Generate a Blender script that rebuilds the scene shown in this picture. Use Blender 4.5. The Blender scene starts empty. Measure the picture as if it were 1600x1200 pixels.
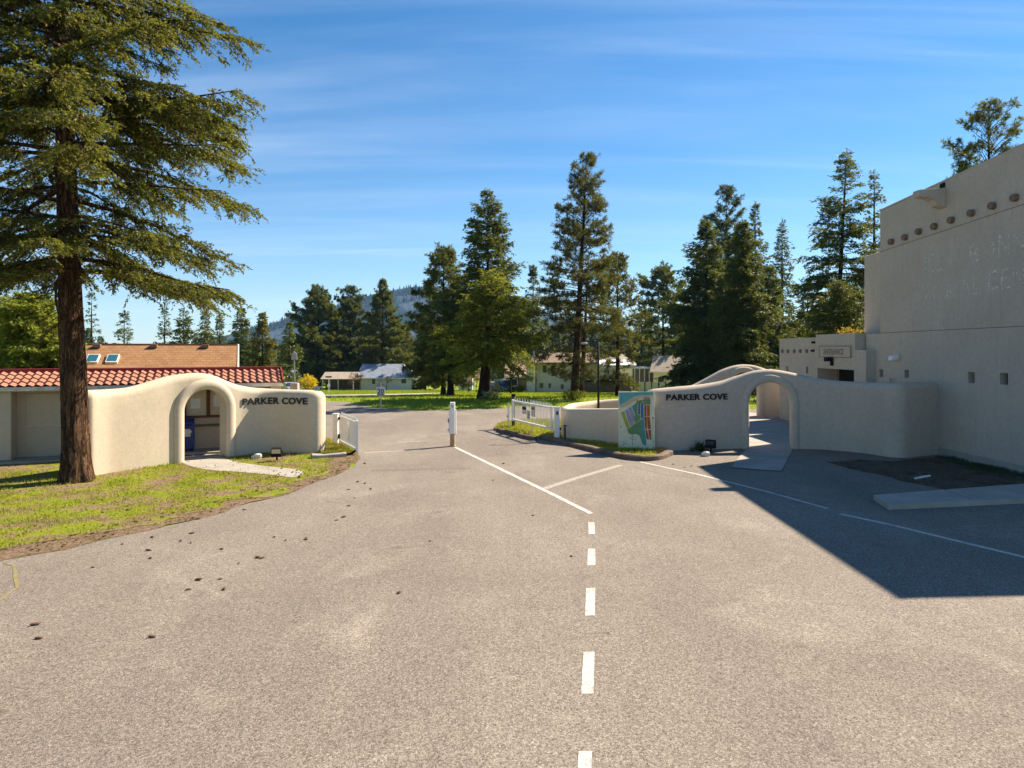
import bpy, bmesh, math, random
import numpy as np
from mathutils import Vector, Matrix, noise as mnoise

SC = bpy.context.scene
COL = SC.collection
R = math.radians
H, F, CX, HY = 3.6, 1066.67, 800.0, 545.0     # eye height, focal length and horizon read from the photo
GT = [(-9e9, 0.0), (50, 0.0), (93, -2.4), (126, -4.0), (170, -5.6), (9e9, -5.6)]   # terrain profile: flat, then falling away

def gz(y):
    for (a, za), (b, zb) in zip(GT[:-1], GT[1:]):
        if y <= b: return za + (zb - za) * (y - a) / (b - a)
    return -5.6
def G(px, py):
    m = (py - HY) / F
    Y = H / m
    if Y > 50:
        for (a, za), (b, zb) in zip(GT[1:-1], GT[2:]):
            k = (zb - za) / (b - a); Y = (H - za + k * a) / (m + k)
            if a <= Y <= b: break
    return Vector(((px - CX) / F * Y, Y, gz(Y)))
def GX(px, Y): return Vector(((px - CX) / F * Y, Y, gz(Y)))
def W(px, py, Y): return Vector(((px - CX) / F * Y, Y, H - (py - HY) / F * Y))
def PZ(py, Y): return H - (py - HY) / F * Y

# ------------------------------------------------------------------ scene objects
def tag(o, label=None, cat=None, group=None, kind=None):
    if label: o['label'] = label
    if cat: o['category'] = cat
    if group: o['group'] = group
    if kind: o['kind'] = kind
    return o
def thing(name, label, cat, loc=(0, 0, 0), rz=0.0, group=None):
    o = bpy.data.objects.new(name, None); COL.objects.link(o)
    o.location = loc; o.rotation_euler = (0, 0, rz); o.empty_display_size = .2
    return tag(o, label, cat, group)
def link(name, me, mat, parent=None, world=False, smooth=False):
    o = bpy.data.objects.new(name, me); COL.objects.link(o)
    if mat is not None:
        for m in (mat if isinstance(mat, (list, tuple)) else [mat]): me.materials.append(m)
    if parent is not None:
        o.parent = parent
        if world:
            base = parent
            off = Vector((0, 0, 0))
            while base is not None:
                off += base.location; base = base.parent
            me.transform(Matrix.Translation(-off))
    if smooth: me.polygons.foreach_set('use_smooth', [True] * len(me.polygons))
    me.update()
    return o
def npmesh(V, Q, v=None):
    """numpy verts (n,3) and faces (m,k) -> mesh, optional per-vertex float attribute"""
    me = bpy.data.meshes.new('m')
    V = np.asarray(V, dtype=np.float32); Q = np.asarray(Q, dtype=np.int32)
    k = Q.shape[1]
    me.vertices.add(len(V)); me.vertices.foreach_set('co', V.ravel())
    me.loops.add(Q.size); me.loops.foreach_set('vertex_index', Q.ravel())
    me.polygons.add(len(Q)); me.polygons.foreach_set('loop_start', np.arange(len(Q), dtype=np.int32) * k)
    me.update(calc_edges=True)
    if v is not None:
        a = me.attributes.new('v', 'FLOAT', 'POINT'); a.data.foreach_set('value', np.asarray(v, dtype=np.float32))
    return me

class MB:
    """collects simple solids, builds them as ONE mesh"""
    def __init__(s): s.v = []; s.f = []; s.m = []
    def add(s, vs, fs, mi=0):
        n = len(s.v); s.v += [tuple(p) for p in vs]; s.f += [tuple(i + n for i in f) for f in fs]; s.m += [mi] * len(fs); return s
    def box(s, a, b, mi=0):
        (x0, y0, z0), (x1, y1, z1) = a, b
        x0, x1 = min(x0, x1), max(x0, x1); y0, y1 = min(y0, y1), max(y0, y1); z0, z1 = min(z0, z1), max(z0, z1)
        vs = [(x, y, z) for z in (z0, z1) for y in (y0, y1) for x in (x0, x1)]
        return s.add(vs, [(0, 2, 3, 1), (4, 5, 7, 6), (0, 1, 5, 4), (2, 6, 7, 3), (0, 4, 6, 2), (1, 3, 7, 5)], mi)
    def obox(s, c, u, hw, hd, z0, z1, mi=0):
        """box centred at c (x,y), half width hw along unit u, half depth hd across it"""
        u = Vector((u[0], u[1])).normalized(); n = Vector((-u.y, u.x)); c = Vector((c[0], c[1]))
        q = [c - u * hw - n * hd, c + u * hw - n * hd, c + u * hw + n * hd, c - u * hw + n * hd]
        return s.prism([(p.x, p.y) for p in q], z0, z1, mi)
    def prism(s, poly, z0, z1, mi=0):
        n = len(poly)
        vs = [(x, y, z0) for x, y in poly] + [(x, y, z1) for x, y in poly]
        ar = sum(poly[i][0] * poly[(i + 1) % n][1] - poly[(i + 1) % n][0] * poly[i][1] for i in range(n))
        idx = list(range(n))
        if ar < 0:
            fs = [tuple(idx), tuple(i + n for i in reversed(idx))] + [(i, i + n, (i + 1) % n + n, (i + 1) % n) for i in idx]
        else:
            fs = [tuple(reversed(idx)), tuple(i + n for i in idx)] + [(i, (i + 1) % n, (i + 1) % n + n, i + n) for i in idx]
        return s.add(vs, fs, mi)
    def solid(s, poly, off, mi=0):
        """3D polygon pushed along vector off"""
        n = len(poly); off = Vector(off)
        vs = [Vector(p) for p in poly] + [Vector(p) + off for p in poly]
        fs = [tuple(reversed(range(n))), tuple(range(n, 2 * n))] + [(i, (i + 1) % n, (i + 1) % n + n, i + n) for i in range(n)]
        return s.add(vs, fs, mi)
    def tube(s, pts, rad, k=8, cap=True, mi=0):
        pts = [Vector(p) for p in pts]
        if not isinstance(rad, (list, tuple)): rad = [rad] * len(pts)
        n0 = len(s.v); vs = []
        ref = None
        for i, p in enumerate(pts):
            t = (pts[min(i + 1, len(pts) - 1)] - pts[max(i - 1, 0)]).normalized()
            if ref is None: ref = Vector((0, 0, 1)) if abs(t.z) < .9 else Vector((1, 0, 0))
            a = t.cross(ref).normalized(); b = a.cross(t)
            ref = b
            for j in range(k):
                th = 2 * math.pi * j / k
                vs.append(p + (a * math.cos(th) + b * math.sin(th)) * rad[i])
        fs = []
        for i in range(len(pts) - 1):
            for j in range(k):
                fs.append((i * k + j, i * k + (j + 1) % k, (i + 1) * k + (j + 1) % k, (i + 1) * k + j))
        if cap: fs += [tuple(reversed(range(k))), tuple(range((len(pts) - 1) * k, len(pts) * k))]
        return s.add(vs, fs, mi)
    def ball(s, c, r, nu=10, nv=7, sc=(1, 1, 1), mi=0):
        c = Vector(c); vs = [c + Vector((0, 0, -r * sc[2]))]
        for i in range(1, nv):
            ph = math.pi * i / nv - math.pi / 2
            for j in range(nu):
                th = 2 * math.pi * j / nu
                vs.append(c + Vector((r * sc[0] * math.cos(ph) * math.cos(th), r * sc[1] * math.cos(ph) * math.sin(th), r * sc[2] * math.sin(ph))))
        vs.append(c + Vector((0, 0, r * sc[2])))
        fs = [(0, 1 + (j + 1) % nu, 1 + j) for j in range(nu)]
        for i in range(nv - 2):
            for j in range(nu):
                a = 1 + i * nu + j; b = 1 + i * nu + (j + 1) % nu
                fs.append((a, b, b + nu, a + nu))
        L = len(vs) - 1; o = 1 + (nv - 2) * nu
        fs += [(o + j, o + (j + 1) % nu, L) for j in range(nu)]
        return s.add(vs, fs, mi)
    def mesh(s, bevel=0.0, seg=2):
        me = bpy.data.meshes.new('m'); me.from_pydata(s.v, [], s.f)
        me.polygons.foreach_set('material_index', s.m)
        if bevel:
            bm = bmesh.new(); bm.from_mesh(me)
            bmesh.ops.remove_doubles(bm, verts=bm.verts, dist=1e-5)
            es = [e for e in bm.edges if len(e.link_faces) == 2 and e.calc_face_angle(0) > .5]
            bmesh.ops.bevel(bm, geom=es, offset=bevel, segments=seg, profile=.5, affect='EDGES', clamp_overlap=True)
            bm.to_mesh(me); bm.free()
        me.update(); return me
    def build(s, name, mat, parent=None, world=False, bevel=0.0, seg=2, smooth=False):
        return link(name, s.mesh(bevel, seg), mat, parent, world, smooth)

# ------------------------------------------------------------------ materials
class NT:
    def __init__(s, name):
        s.m = bpy.data.materials.new(name); s.m.use_nodes = True
        s.t = s.m.node_tree; s.t.nodes.clear()
        s.out = s.n('ShaderNodeOutputMaterial')
    def n(s, typ, **k):
        o = s.t.nodes.new(typ)
        for a, b in k.items(): setattr(o, a, b)
        return o
    def l(s, a, b): s.t.links.new(a, b)
    def coord(s, kind='Object'):
        return s.n('ShaderNodeTexCoord').outputs[kind]
    def geo(s): return s.n('ShaderNodeNewGeometry').outputs['Position']
    def mapping(s, vec, scale=(1, 1, 1), rot=(0, 0, 0)):
        m = s.n('ShaderNodeMapping'); m.inputs['Scale'].default_value = scale; m.inputs['Rotation'].default_value = rot
        s.l(vec, m.inputs['Vector']); return m.outputs[0]
    def noise(s, vec, scale, detail=4, rough=.55, dist=0.0):
        n = s.n('ShaderNodeTexNoise'); n.inputs['Scale'].default_value = scale; n.inputs['Detail'].default_value = detail
        n.inputs['Roughness'].default_value = rough; n.inputs['Distortion'].default_value = dist
        s.l(vec, n.inputs['Vector']); return n.outputs['Fac']
    def vor(s, vec, scale, feature='F1', out='Distance'):
        n = s.n('ShaderNodeTexVoronoi', feature=feature); n.inputs['Scale'].default_value = scale
        s.l(vec, n.inputs['Vector']); return n.outputs[out]
    def ramp(s, fac, stops):
        r = s.n('ShaderNodeValToRGB'); e = r.color_ramp.elements
        e[0].position = stops[0][0]; e[1].position = stops[-1][0]
        for p, c in stops[1:-1]: e.new(p)
        for i, (p, c) in enumerate(stops):
            e[i].position = p; e[i].color = (c, c, c, 1) if isinstance(c, (int, float)) else (*c, 1)
        s.l(fac, r.inputs[0]); return r.outputs[0]
    def mix(s, fac, a, b, blend='MIX'):
        m = s.n('ShaderNodeMix', data_type='RGBA', blend_type=blend)
        for sock, val in ((m.inputs[0], fac), (m.inputs[6], a), (m.inputs[7], b)):
            if hasattr(val, 'links'): s.l(val, sock)
            elif isinstance(val, (int, float)): sock.default_value = val
            else: sock.default_value = (*val, 1)
        return m.outputs[2]
    def math(s, op, a, b=0.0):
        m = s.n('ShaderNodeMath', operation=op)
        for i, val in enumerate((a, b)):
            if hasattr(val, 'links'): s.l(val, m.inputs[i])
            else: m.inputs[i].default_value = val
        return m.outputs[0]
    def bump(s, h, strength=.3, dist=.02):
        b = s.n('ShaderNodeBump'); b.inputs['Strength'].default_value = strength; b.inputs['Distance'].default_value = dist
        s.l(h, b.inputs['Height']); return b.outputs[0]
    def bsdf(s, col, rough=.8, spec=.3, normal=None, metal=0.0):
        b = s.n('ShaderNodeBsdfPrincipled')
        if hasattr(col, 'links'): s.l(col, b.inputs['Base Color'])
        else: b.inputs['Base Color'].default_value = (*col, 1)
        if hasattr(rough, 'links'): s.l(rough, b.inputs['Roughness'])
        else: b.inputs['Roughness'].default_value = rough
        b.inputs['Specular IOR Level'].default_value = spec; b.inputs['Metallic'].default_value = metal
        if normal is not None: s.l(normal, b.inputs['Normal'])
        s.l(b.outputs[0], s.out.inputs[0]); return b

def pm(name, col, rough=.75, col2=None, scale=2.5, bump=.15, bscale=40, spec=.3, metal=0.0, bdist=.01):
    t = NT(name); p = t.coord()
    col2 = col2 or tuple(c * .78 for c in col)
    f = t.ramp(t.noise(p, scale, 6, .6), [(.3, 0.0), (.7, 1.0)])
    c = t.mix(f, col, col2)
    n = t.bump(t.noise(p, bscale, 4), bump, bdist) if bump else None
    t.bsdf(c, rough, spec, n, metal); return t.m

def stucco(name, col, dark, stain=.5, streak=True):
    t = NT(name); g = t.geo()
    big = t.ramp(t.noise(g, .5, 6, .65, .6), [(.35, 0.0), (.7, 1.0)])
    c = t.mix(big, col, tuple(a * .6 + b * .4 for a, b in zip(col, dark)))
    mott = t.ramp(t.noise(g, 7, 8, .78), [(.36, 0.0), (.66, 1.0)])
    c = t.mix(t.math('MULTIPLY', mott, .55), c, dark)
    fl = t.ramp(t.noise(g, 60, 4, .75), [(.40, .78), (.55, 1.06)]); c = t.mix(.45, c, fl, 'MULTIPLY')
    pat = t.ramp(t.vor(t.mapping(g, (.45, .45, .7)), 1.0, 'SMOOTH_F1'), [(.3, 0.0), (.36, 1.0)])
    c = t.mix(t.math('MULTIPLY', pat, .10), c, dark)
    if streak:
        st = t.ramp(t.noise(t.mapping(g, (7, 7, .35)), 1.0, 5, .6), [(.5, 0.0), (.75, 1.0)])
        c = t.mix(t.math('MULTIPLY', st, stain), c, dark)
    h = t.math('ADD', t.noise(g, 90, 3), t.math('MULTIPLY', t.noise(g, 11, 5), 1.2))
    t.bsdf(c, .92, .1, t.bump(h, .32, .010)); return t.m

def asphalt():
    t = NT('worn_asphalt'); g = t.geo()
    base = t.ramp(t.noise(g, .22, 6, .62, .5), [(.3, (.178, .149, .119)), (.55, (.224, .189, .152)), (.75, (.27, .229, .186))])
    # darker traffic lanes and lighter margins, broken by noise
    lane = t.ramp(t.noise(t.mapping(g, (.62, .035, 1), (0, 0, -.06)), 1.0, 4, .55, .4), [(.42, 0.0), (.62, 1.0)])
    c = t.mix(t.math('MULTIPLY', lane, .42), base, (.16, .135, .112))
    pale = t.ramp(t.noise(g, .35, 7, .7, 1.0), [(.55, 0.0), (.72, 1.0)])
    c = t.mix(t.math('MULTIPLY', pale, .35), c, (.40, .34, .27))
    s1 = t.mix(.5, t.ramp(t.vor(g, 48, out='Color'), [(.1, .12), (.4, .8), (.65, 1.1), (.92, 2.0)]), t.ramp(t.vor(g, 105, out='Color'), [(.1, .15), (.4, .8), (.65, 1.1), (.92, 1.9)]))
    s2 = t.ramp(t.noise(g, 42, 6, .8), [(.33, .4), (.5, 1.0), (.68, 1.5)])
    c = t.mix(.82, c, s1, 'MULTIPLY'); c = t.mix(.8, c, s2, 'MULTIPLY')
    dots = t.ramp(t.vor(g, 30), [(.05, 1.0), (.12, 0.0)])
    c = t.mix(t.math('MULTIPLY', dots, .7), c, (.05, .04, .032))
    lt = t.ramp(t.noise(g, 75, 2, .5), [(.66, 0.0), (.72, 1.0)])
    c = t.mix(t.math('MULTIPLY', lt, .55), c, (.58, .50, .41))
    # hairline cracking in places, oil drips and a few patched areas
    wob = t.n('ShaderNodeVectorMath', operation='ADD'); nz = t.n('ShaderNodeTexNoise'); nz.inputs['Scale'].default_value = 1.3; nz.inputs['Detail'].default_value = 5
    t.l(g, nz.inputs['Vector']); sc_ = t.n('ShaderNodeVectorMath', operation='SCALE'); t.l(nz.outputs['Color'], sc_.inputs[0]); sc_.inputs['Scale'].default_value = 1.6
    t.l(g, wob.inputs[0]); t.l(sc_.outputs[0], wob.inputs[1])
    cr = t.ramp(t.vor(wob.outputs[0], .30, 'DISTANCE_TO_EDGE'), [(.0, 1.0), (.008, 0.0)])
    msk = t.ramp(t.noise(g, .16, 3, .5), [(.55, 0.0), (.62, 1.0)])
    c = t.mix(t.math('MULTIPLY', t.math('MULTIPLY', cr, msk), .6), c, (.06, .045, .035))
    oil = t.math('MULTIPLY', t.ramp(t.vor(g, .75), [(.05, 1.0), (.16, 0.0)]), t.ramp(t.noise(g, 7, 4, .7), [(.42, 0.0), (.6, 1.0)]))
    c = t.mix(t.math('MULTIPLY', oil, .38), c, (.06, .05, .042))
    h = t.math('ADD', t.vor(g, 95), t.noise(g, 150, 2))
    t.bsdf(c, .88, .2, t.bump(h, .6, .006)); return t.m

def ground_mat(name, greens, dirts, dirt_lo=.5, dirt_hi=.62, scale=.8):
    t = NT(name); g = t.geo()
    a = t.mix(t.ramp(t.noise(g, 1.1, 6, .7), [(.35, 0.0), (.65, 1.0)]), greens[0], greens[1])
    a = t.mix(t.ramp(t.noise(g, 22, 5, .7), [(.35, 0.0), (.7, .7)]), a, greens[2])
    b = t.mix(t.ramp(t.noise(g, 9, 6, .7), [(.35, 0.0), (.65, 1.0)]), dirts[0], dirts[1])
    f = t.ramp(t.noise(g, scale, 7, .68, .3), [(dirt_lo, 0.0), (dirt_hi, 1.0)])
    t.bsdf(t.mix(f, a, b), .95, .1, t.bump(t.noise(g, 40, 5, .7), .8, .03)); return t.m

def leaf_mat(name, stops, transl=.3,  rough=.6, hue_obj=True):
    """foliage: colour varies leaf by leaf and softly through space; some light passes through"""
    t = NT(name)
    at = t.n('ShaderNodeAttribute', attribute_name='v').outputs['Fac']
    if 'needles' in name: stops = [(p, tuple(q * .8 for q in c_)) for p, c_ in stops]
    big = t.noise(t.coord(), .55, 4, .6)
    f = t.math('ADD', t.math('MULTIPLY', at, .62), t.math('MULTIPLY', big, .5))
    c = t.ramp(f, stops)
    b = t.n('ShaderNodeBsdfPrincipled'); t.l(c, b.inputs['Base Color']); b.inputs['Roughness'].default_value = rough
    b.inputs['Specular IOR Level'].default_value = .25
    tr = t.n('ShaderNodeBsdfTranslucent'); t.l(t.mix(.5, c, (.30, .30, .02), 'MIX'), tr.inputs['Color'])
    ms = t.n('ShaderNodeMixShader'); ms.inputs[0].default_value = min(.6, transl * 1.35)
    t.l(b.outputs[0], ms.inputs[1]); t.l(tr.outputs[0], ms.inputs[2]); t.l(ms.outputs[0], t.out.inputs[0])
    return t.m

def bark(name, a, b, c):
    """long vertical furrows between flaky plates"""
    t = NT(name); g = t.coord()
    big = t.noise(t.mapping(g, (8, 8, 1.1)), 1.0, 8, .68, .9)
    ridge = t.math('ABSOLUTE', t.math('SUBTRACT', big, .5))
    fur = t.ramp(ridge, [(.0, 0.0), (.05, .55), (.16, 1.0)])
    fine = t.noise(t.mapping(g, (30, 30, 9)), 1.0, 6, .7, .5)
    col = t.ramp(fine, [(.3, a), (.5, b), (.72, c)])
    col = t.mix(fur, tuple(x * .35 for x in a), col)
    moss = t.ramp(t.noise(g, 1.3, 5, .7), [(.55, 0.0), (.7, .5)])
    col = t.mix(moss, col, tuple(x * y for x, y in zip(b, (.7, .85, .7))))
    h = t.math('ADD', t.math('MULTIPLY', fur, .8), t.math('MULTIPLY', fine, .4))
    t.bsdf(col, .95, .1, t.bump(h, 1.0, .07)); return t.m

def cells(name, col, col2, sx, sz, bump=.3):
    """shingles or blocks: brick pattern over x and slope"""
    t = NT(name); g = t.coord()
    br = t.n('ShaderNodeTexBrick'); t.l(t.mapping(g, (1, 1, 1), (R(90), 0, 0)), br.inputs['Vector'])
    br.inputs['Color1'].default_value = (*col, 1); br.inputs['Color2'].default_value = (*col2, 1)
    br.inputs['Mortar'].default_value = (*[x * .55 for x in col2], 1)
    br.inputs['Scale'].default_value = 1; br.inputs['Brick Width'].default_value = sx; br.inputs['Row Height'].default_value = sz
    br.inputs['Mortar Size'].default_value = .012; br.inputs['Bias'].default_value = -.2
    c = t.mix(t.ramp(t.noise(g, 1.3, 6, .7), [(.3, 0.0), (.7, .5)]), br.outputs['Color'], tuple(x * 1.25 for x in col))
    t.bsdf(c, .9, .15, t.bump(br.outputs['Fac'], bump, .01)); return t.m

def glass_mat(name, col):
    t = NT(name); t.bsdf(col, .08, .6); return t.m

M = {}
M['asphalt'] = asphalt()
M['stucco_l'] = stucco('cream_stucco', (.62, .53, .40), (.46, .38, .28), .3)
M['stucco_r'] = stucco('grey_stucco', (.58, .49, .385), (.37, .31, .245), .28)
M['stucco_b'] = stucco('building_stucco', (.565, .48, .385), (.37, .315, .25), .38)
M['stucco_pale'] = pm('faded_letter_paint', (.60, .54, .45), .9, (.44, .38, .31), 9)
M['concrete'] = pm('concrete', (.37, .335, .285), .9, (.27, .245, .205), 1.4, .3, 60)
M['kerb'] = pm('kerb_concrete', (.20, .14, .105), .95, (.09, .06, .045), 3, .6, 25, bdist=.03)
M['timber'] = pm('old_timber', (.07, .05, .04), .95, (.15, .11, .08), 5, .6, 20, bdist=.02)
M['line'] = None
M['white'] = pm('white_paint', (.80, .79, .76), .5, (.70, .68, .63), 6, .05)
M['white_worn'] = pm('worn_white_paint', (.78, .76, .70), .6, (.50, .42, .32), 4, .1)
M['rust'] = pm('rusty_steel', (.30, .16, .06), .85, (.50, .38, .20), 9, .4)
M['brownsteel'] = pm('brown_post', (.10, .045, .035), .7)
M['black'] = pm('black_metal', (.010, .010, .011), .7, (.016, .016, .018), spec=.1)
M['letter'] = pm('black_letter', (.010, .010, .012), .5, (.022, .02, .02))
M['grey_metal'] = pm('grey_metal', (.33, .34, .35), .4, metal=.5)
M['tile'] = pm('terracotta_tile', (.40, .18, .12), .9, (.24, .10, .065), 3.0, .25, 40)
M['red_trim'] = pm('dark_red_trim', (.26, .03, .03), .55, (.20, .02, .02))
M['shingle'] = cells('orange_shingle', (.29, .155, .072), (.20, .10, .045), .33, .14)
M['shingle_dark'] = cells('weathered_shingle', (.24, .27, .32), (.17, .20, .25), .4, .2)
M['shingle_brown'] = cells('brown_shingle', (.21, .15, .105), (.155, .11, .08), .4, .2)
M['shingle_tan'] = cells('tan_shingle', (.36, .30, .23), (.28, .23, .18), .4, .2)
M['shingle_pink'] = cells('salmon_shingle', (.50, .33, .24), (.42, .27, .20), .4, .2)
M['cream'] = pm('cream_siding', (.74, .68, .50), .8, (.68, .62, .46), 1.2)
M['pale_siding'] = pm('pale_green_siding', (.74, .67, .50), .8, (.68, .61, .46), 1.2)
M['brown_wall'] = pm('brown_wall', (.19, .12, .08), .85)
M['mauve_wall'] = pm('mauve_wall', (.20, .13, .12), .85)
M['brown_wood'] = pm('brown_wood', (.14, .045, .02), .6)
M['olive'] = pm('olive_wall', (.24, .19, .08), .9)
M['glass'] = glass_mat('window_glass', (.03, .045, .055))
M['glass_teal'] = glass_mat('skylight_glass', (.02, .10, .14))
M['paper'] = pm('paper', (.78, .76, .70), .8)
M['board_cream'] = pm('notice_board_backing', (.62, .52, .33), .8)
M['blue'] = pm('blue_enamel', (.012, .03, .20), .35, (.01, .02, .13))
M['car_navy'] = pm('navy_car_paint', (.012, .018, .06), .2, spec=.6, bump=0)
M['car_silver'] = pm('silver_car_paint', (.45, .48, .52), .25, metal=.3, bump=0)
M['tyre'] = pm('tyre_rubber', (.015, .015, .015), .8)
M['rock'] = pm('pale_rock', (.62, .60, .56), .9, (.45, .43, .40), 8, .5, 20)
M['viga'] = pm('weathered_log_end', (.26, .19, .13), .9, (.12, .08, .055), 14, .4)
M['cone'] = pm('pine_cone_brown', (.10, .05, .026), .9, (.19, .105, .06), 60, .5, 90)
M['litter'] = ground_mat('needle_litter_ground', [(.10, .11, .02), (.16, .12, .04), (.07, .045, .025)], [(.12, .072, .042), (.25, .18, .12)], .35, .5, 2.2)
M['lawn'] = ground_mat('near_lawn', [(.17, .21, .012), (.32, .32, .02), (.08, .11, .012)], [(.15, .098, .056), (.25, .18, .115)], .455, .555, 1.1)
M['far_lawn'] = ground_mat('far_lawn', [(.16, .23, .012), (.25, .29, .018), (.11, .16, .012)], [(.22, .22, .05), (.28, .25, .10)], .6, .75, .15)
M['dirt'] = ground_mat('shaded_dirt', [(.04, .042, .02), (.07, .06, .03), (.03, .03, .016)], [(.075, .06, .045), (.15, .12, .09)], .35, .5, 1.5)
M['blade'] = leaf_mat('grass_blade', [(.1, (.06, .11, .01)), (.38, (.20, .25, .014)), (.66, (.42, .40, .025)), (.88, (.32, .21, .07))], .35)
M['blade_far'] = leaf_mat('lawn_blade', [(.15, (.11, .19, .008)), (.5, (.21, .30, .012)), (.9, (.36, .40, .02))], .35)
M['dead_grass'] = leaf_mat('dead_grass', [(.15, (.13, .08, .03)), (.5, (.28, .19, .06)), (.8, (.36, .30, .05)), (.98, (.26, .30, .03))], .25)
M['flake'] = leaf_mat('bark_flakes', [(.15, (.03, .015, .008)), (.6, (.09, .045, .022)), (.95, (.20, .11, .055))], .03)
M['needle_dry'] = leaf_mat('fallen_needles', [(.15, (.035, .018, .01)), (.5, (.13, .07, .035)), (.95, (.30, .20, .11))], .05)
M['fir'] = leaf_mat('fir_needles', [(.2, (.012, .030, .010)), (.5, (.04, .075, .014)), (.72, (.12, .15, .02)), (.92, (.26, .25, .04))], .22)
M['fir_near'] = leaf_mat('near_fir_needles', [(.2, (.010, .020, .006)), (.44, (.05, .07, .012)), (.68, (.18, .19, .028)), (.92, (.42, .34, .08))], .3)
M['fir_blue'] = leaf_mat('bluish_fir_needles', [(.2, (.018, .045, .028)), (.5, (.045, .085, .045)), (.75, (.10, .14, .055)), (.95, (.18, .20, .07))], .2)
M['fir_gold'] = leaf_mat('golden_fir_needles', [(.2, (.035, .045, .012)), (.5, (.09, .095, .02)), (.8, (.19, .15, .035)), (.95, (.28, .19, .05))], .28)
M['pine'] = leaf_mat('pine_needles', [(.2, (.018, .035, .010)), (.5, (.06, .085, .016)), (.75, (.15, .17, .03)), (.95, (.28, .26, .06))], .22)
M['pine_brown'] = leaf_mat('browned_pine_needles', [(.2, (.018, .03, .010)), (.5, (.055, .065, .018)), (.75, (.14, .125, .04)), (.95, (.28, .20, .08))], .2)
M['lime'] = leaf_mat('lime_needles', [(.2, (.02, .045, .008)), (.45, (.085, .12, .014)), (.68, (.26, .28, .025)), (.92, (.48, .44, .06))], .35)
M['bright'] = leaf_mat('bright_cedar_foliage', [(.2, (.06, .10, .012)), (.5, (.15, .20, .02)), (.75, (.26, .29, .035)), (.95, (.36, .35, .06))], .35)
M['forsythia'] = leaf_mat('yellow_blossom', [(.2, (.45, .28, .01)), (.6, (.75, .50, .01)), (.95, (.85, .65, .04))], .3)
M['yellow_leaf'] = leaf_mat('golden_leaves', [(.2, (.25, .15, .02)), (.6, (.45, .27, .03)), (.95, (.6, .4, .08))], .35)
M['redtwig'] = leaf_mat('red_twigs', [(.2, (.05, .02, .02)), (.6, (.10, .04, .035)), (.95, (.16, .07, .06))], .1)
M['palebud'] = leaf_mat('pale_buds', [(.2, (.18, .19, .10)), (.6, (.32, .33, .18)), (.95, (.48, .46, .30))], .3)
M['pinkbud'] = leaf_mat('pink_blossom', [(.2, (.35, .12, .12)), (.6, (.5, .2, .2)), (.95, (.6, .35, .33))], .3)
M['yucca'] = leaf_mat('yucca_leaf', [(.2, (.02, .04, .015)), (.6, (.04, .07, .03)), (.95, (.06, .09, .04))], .1)
M['bark_big'] = bark('big_fir_bark', (.07, .038, .02), (.19, .105, .058), (.46, .27, .15))
M['bark'] = bark('conifer_bark', (.03, .02, .015), (.075, .045, .03), (.14, .09, .06))
M['bark_red'] = bark('pine_bark', (.05, .028, .018), (.14, .075, .045), (.26, .15, .09))

def line_mat():
    t = NT('road_paint'); g = t.geo()
    sp = t.ramp(t.noise(g, 48, 5, .75), [(.40, 0.0), (.52, 1.0)])
    w = t.ramp(t.noise(g, 4, 6, .75), [(.34, .25), (.55, 1.0)])
    f = t.math('MULTIPLY', sp, w)
    c = t.mix(f, (.27, .22, .17), (.66, .63, .57))
    t.bsdf(c, .8, .2, t.bump(t.vor(g, 62), .5, .006)); return t.m
M['line'] = line_mat()
def faint_mat():
    t = NT('worn_road_paint'); g = t.geo()
    f = t.ramp(t.noise(g, 12, 6, .75), [(.46, 0.0), (.68, .5)])
    t.bsdf(t.mix(f, (.29, .25, .205), (.58, .55, .48)), .85, .2, t.bump(t.vor(g, 62), .5, .006)); return t.m
M['faint'] = faint_mat()
M['crack'] = pm('crack_and_shadow_fill', (.085, .065, .05), .95, (.16, .13, .10), 6)  # also colours the painted shadow lines on the road
M['moss'] = pm('mossy_crack', (.17, .15, .04), .95, (.26, .20, .12), 8)
# ------------------------------------------------------------------ foliage
def unit(a): return a / (np.linalg.norm(a, axis=-1, keepdims=True) + 1e-9)
def cards(P, D, L, Wd, rng):
    n = len(P); D = unit(D)
    S = unit(np.cross(D, rng.normal(size=(n, 3))))
    mid = P + D * (L * .45)[:, None]
    V = np.stack([P, mid + S * (Wd / 2)[:, None], P + D * L[:, None], mid - S * (Wd / 2)[:, None]], 1).reshape(-1, 3)
    Q = np.arange(4 * n).reshape(n, 4)
    v = np.repeat(np.clip(rng.normal(.5, .24, n), 0, 1), 4)
    return V, Q, v
def sticks(A, B, ra, rb, k=3):
    """tapered prisms from A to B, vectorised"""
    n = len(A); D = unit(B - A)
    ref = np.where(np.abs(D[:, 2:3]) < .9, np.array([[0, 0, 1.]]), np.array([[1., 0, 0]]))
    S = unit(np.cross(D, ref)); T = np.cross(S, D)
    th = np.arange(k) * 2 * np.pi / k
    ring = S[:, None, :] * np.cos(th)[None, :, None] + T[:, None, :] * np.sin(th)[None, :, None]
    V = np.concatenate([A[:, None, :] + ring * ra[:, None, None], B[:, None, :] + ring * rb[:, None, None]], 1).reshape(-1, 3)
    i = np.arange(k); j = (i + 1) % k
    q = np.stack([i, j, j + k, i + k], 1)
    Q = (q[None] + (np.arange(n) * 2 * k)[:, None, None]).reshape(-1, 4)
    return V, Q
def join(parts):
    Vs, Qs, vs, o = [], [], [], 0
    for p in parts:
        Vs.append(p[0]); Qs.append(p[1] + o); o += len(p[0])
        vs.append(p[2] if len(p) > 2 else np.full(len(p[0]), .3))
    return np.concatenate(Vs), np.concatenate(Qs), np.concatenate(vs)

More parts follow.
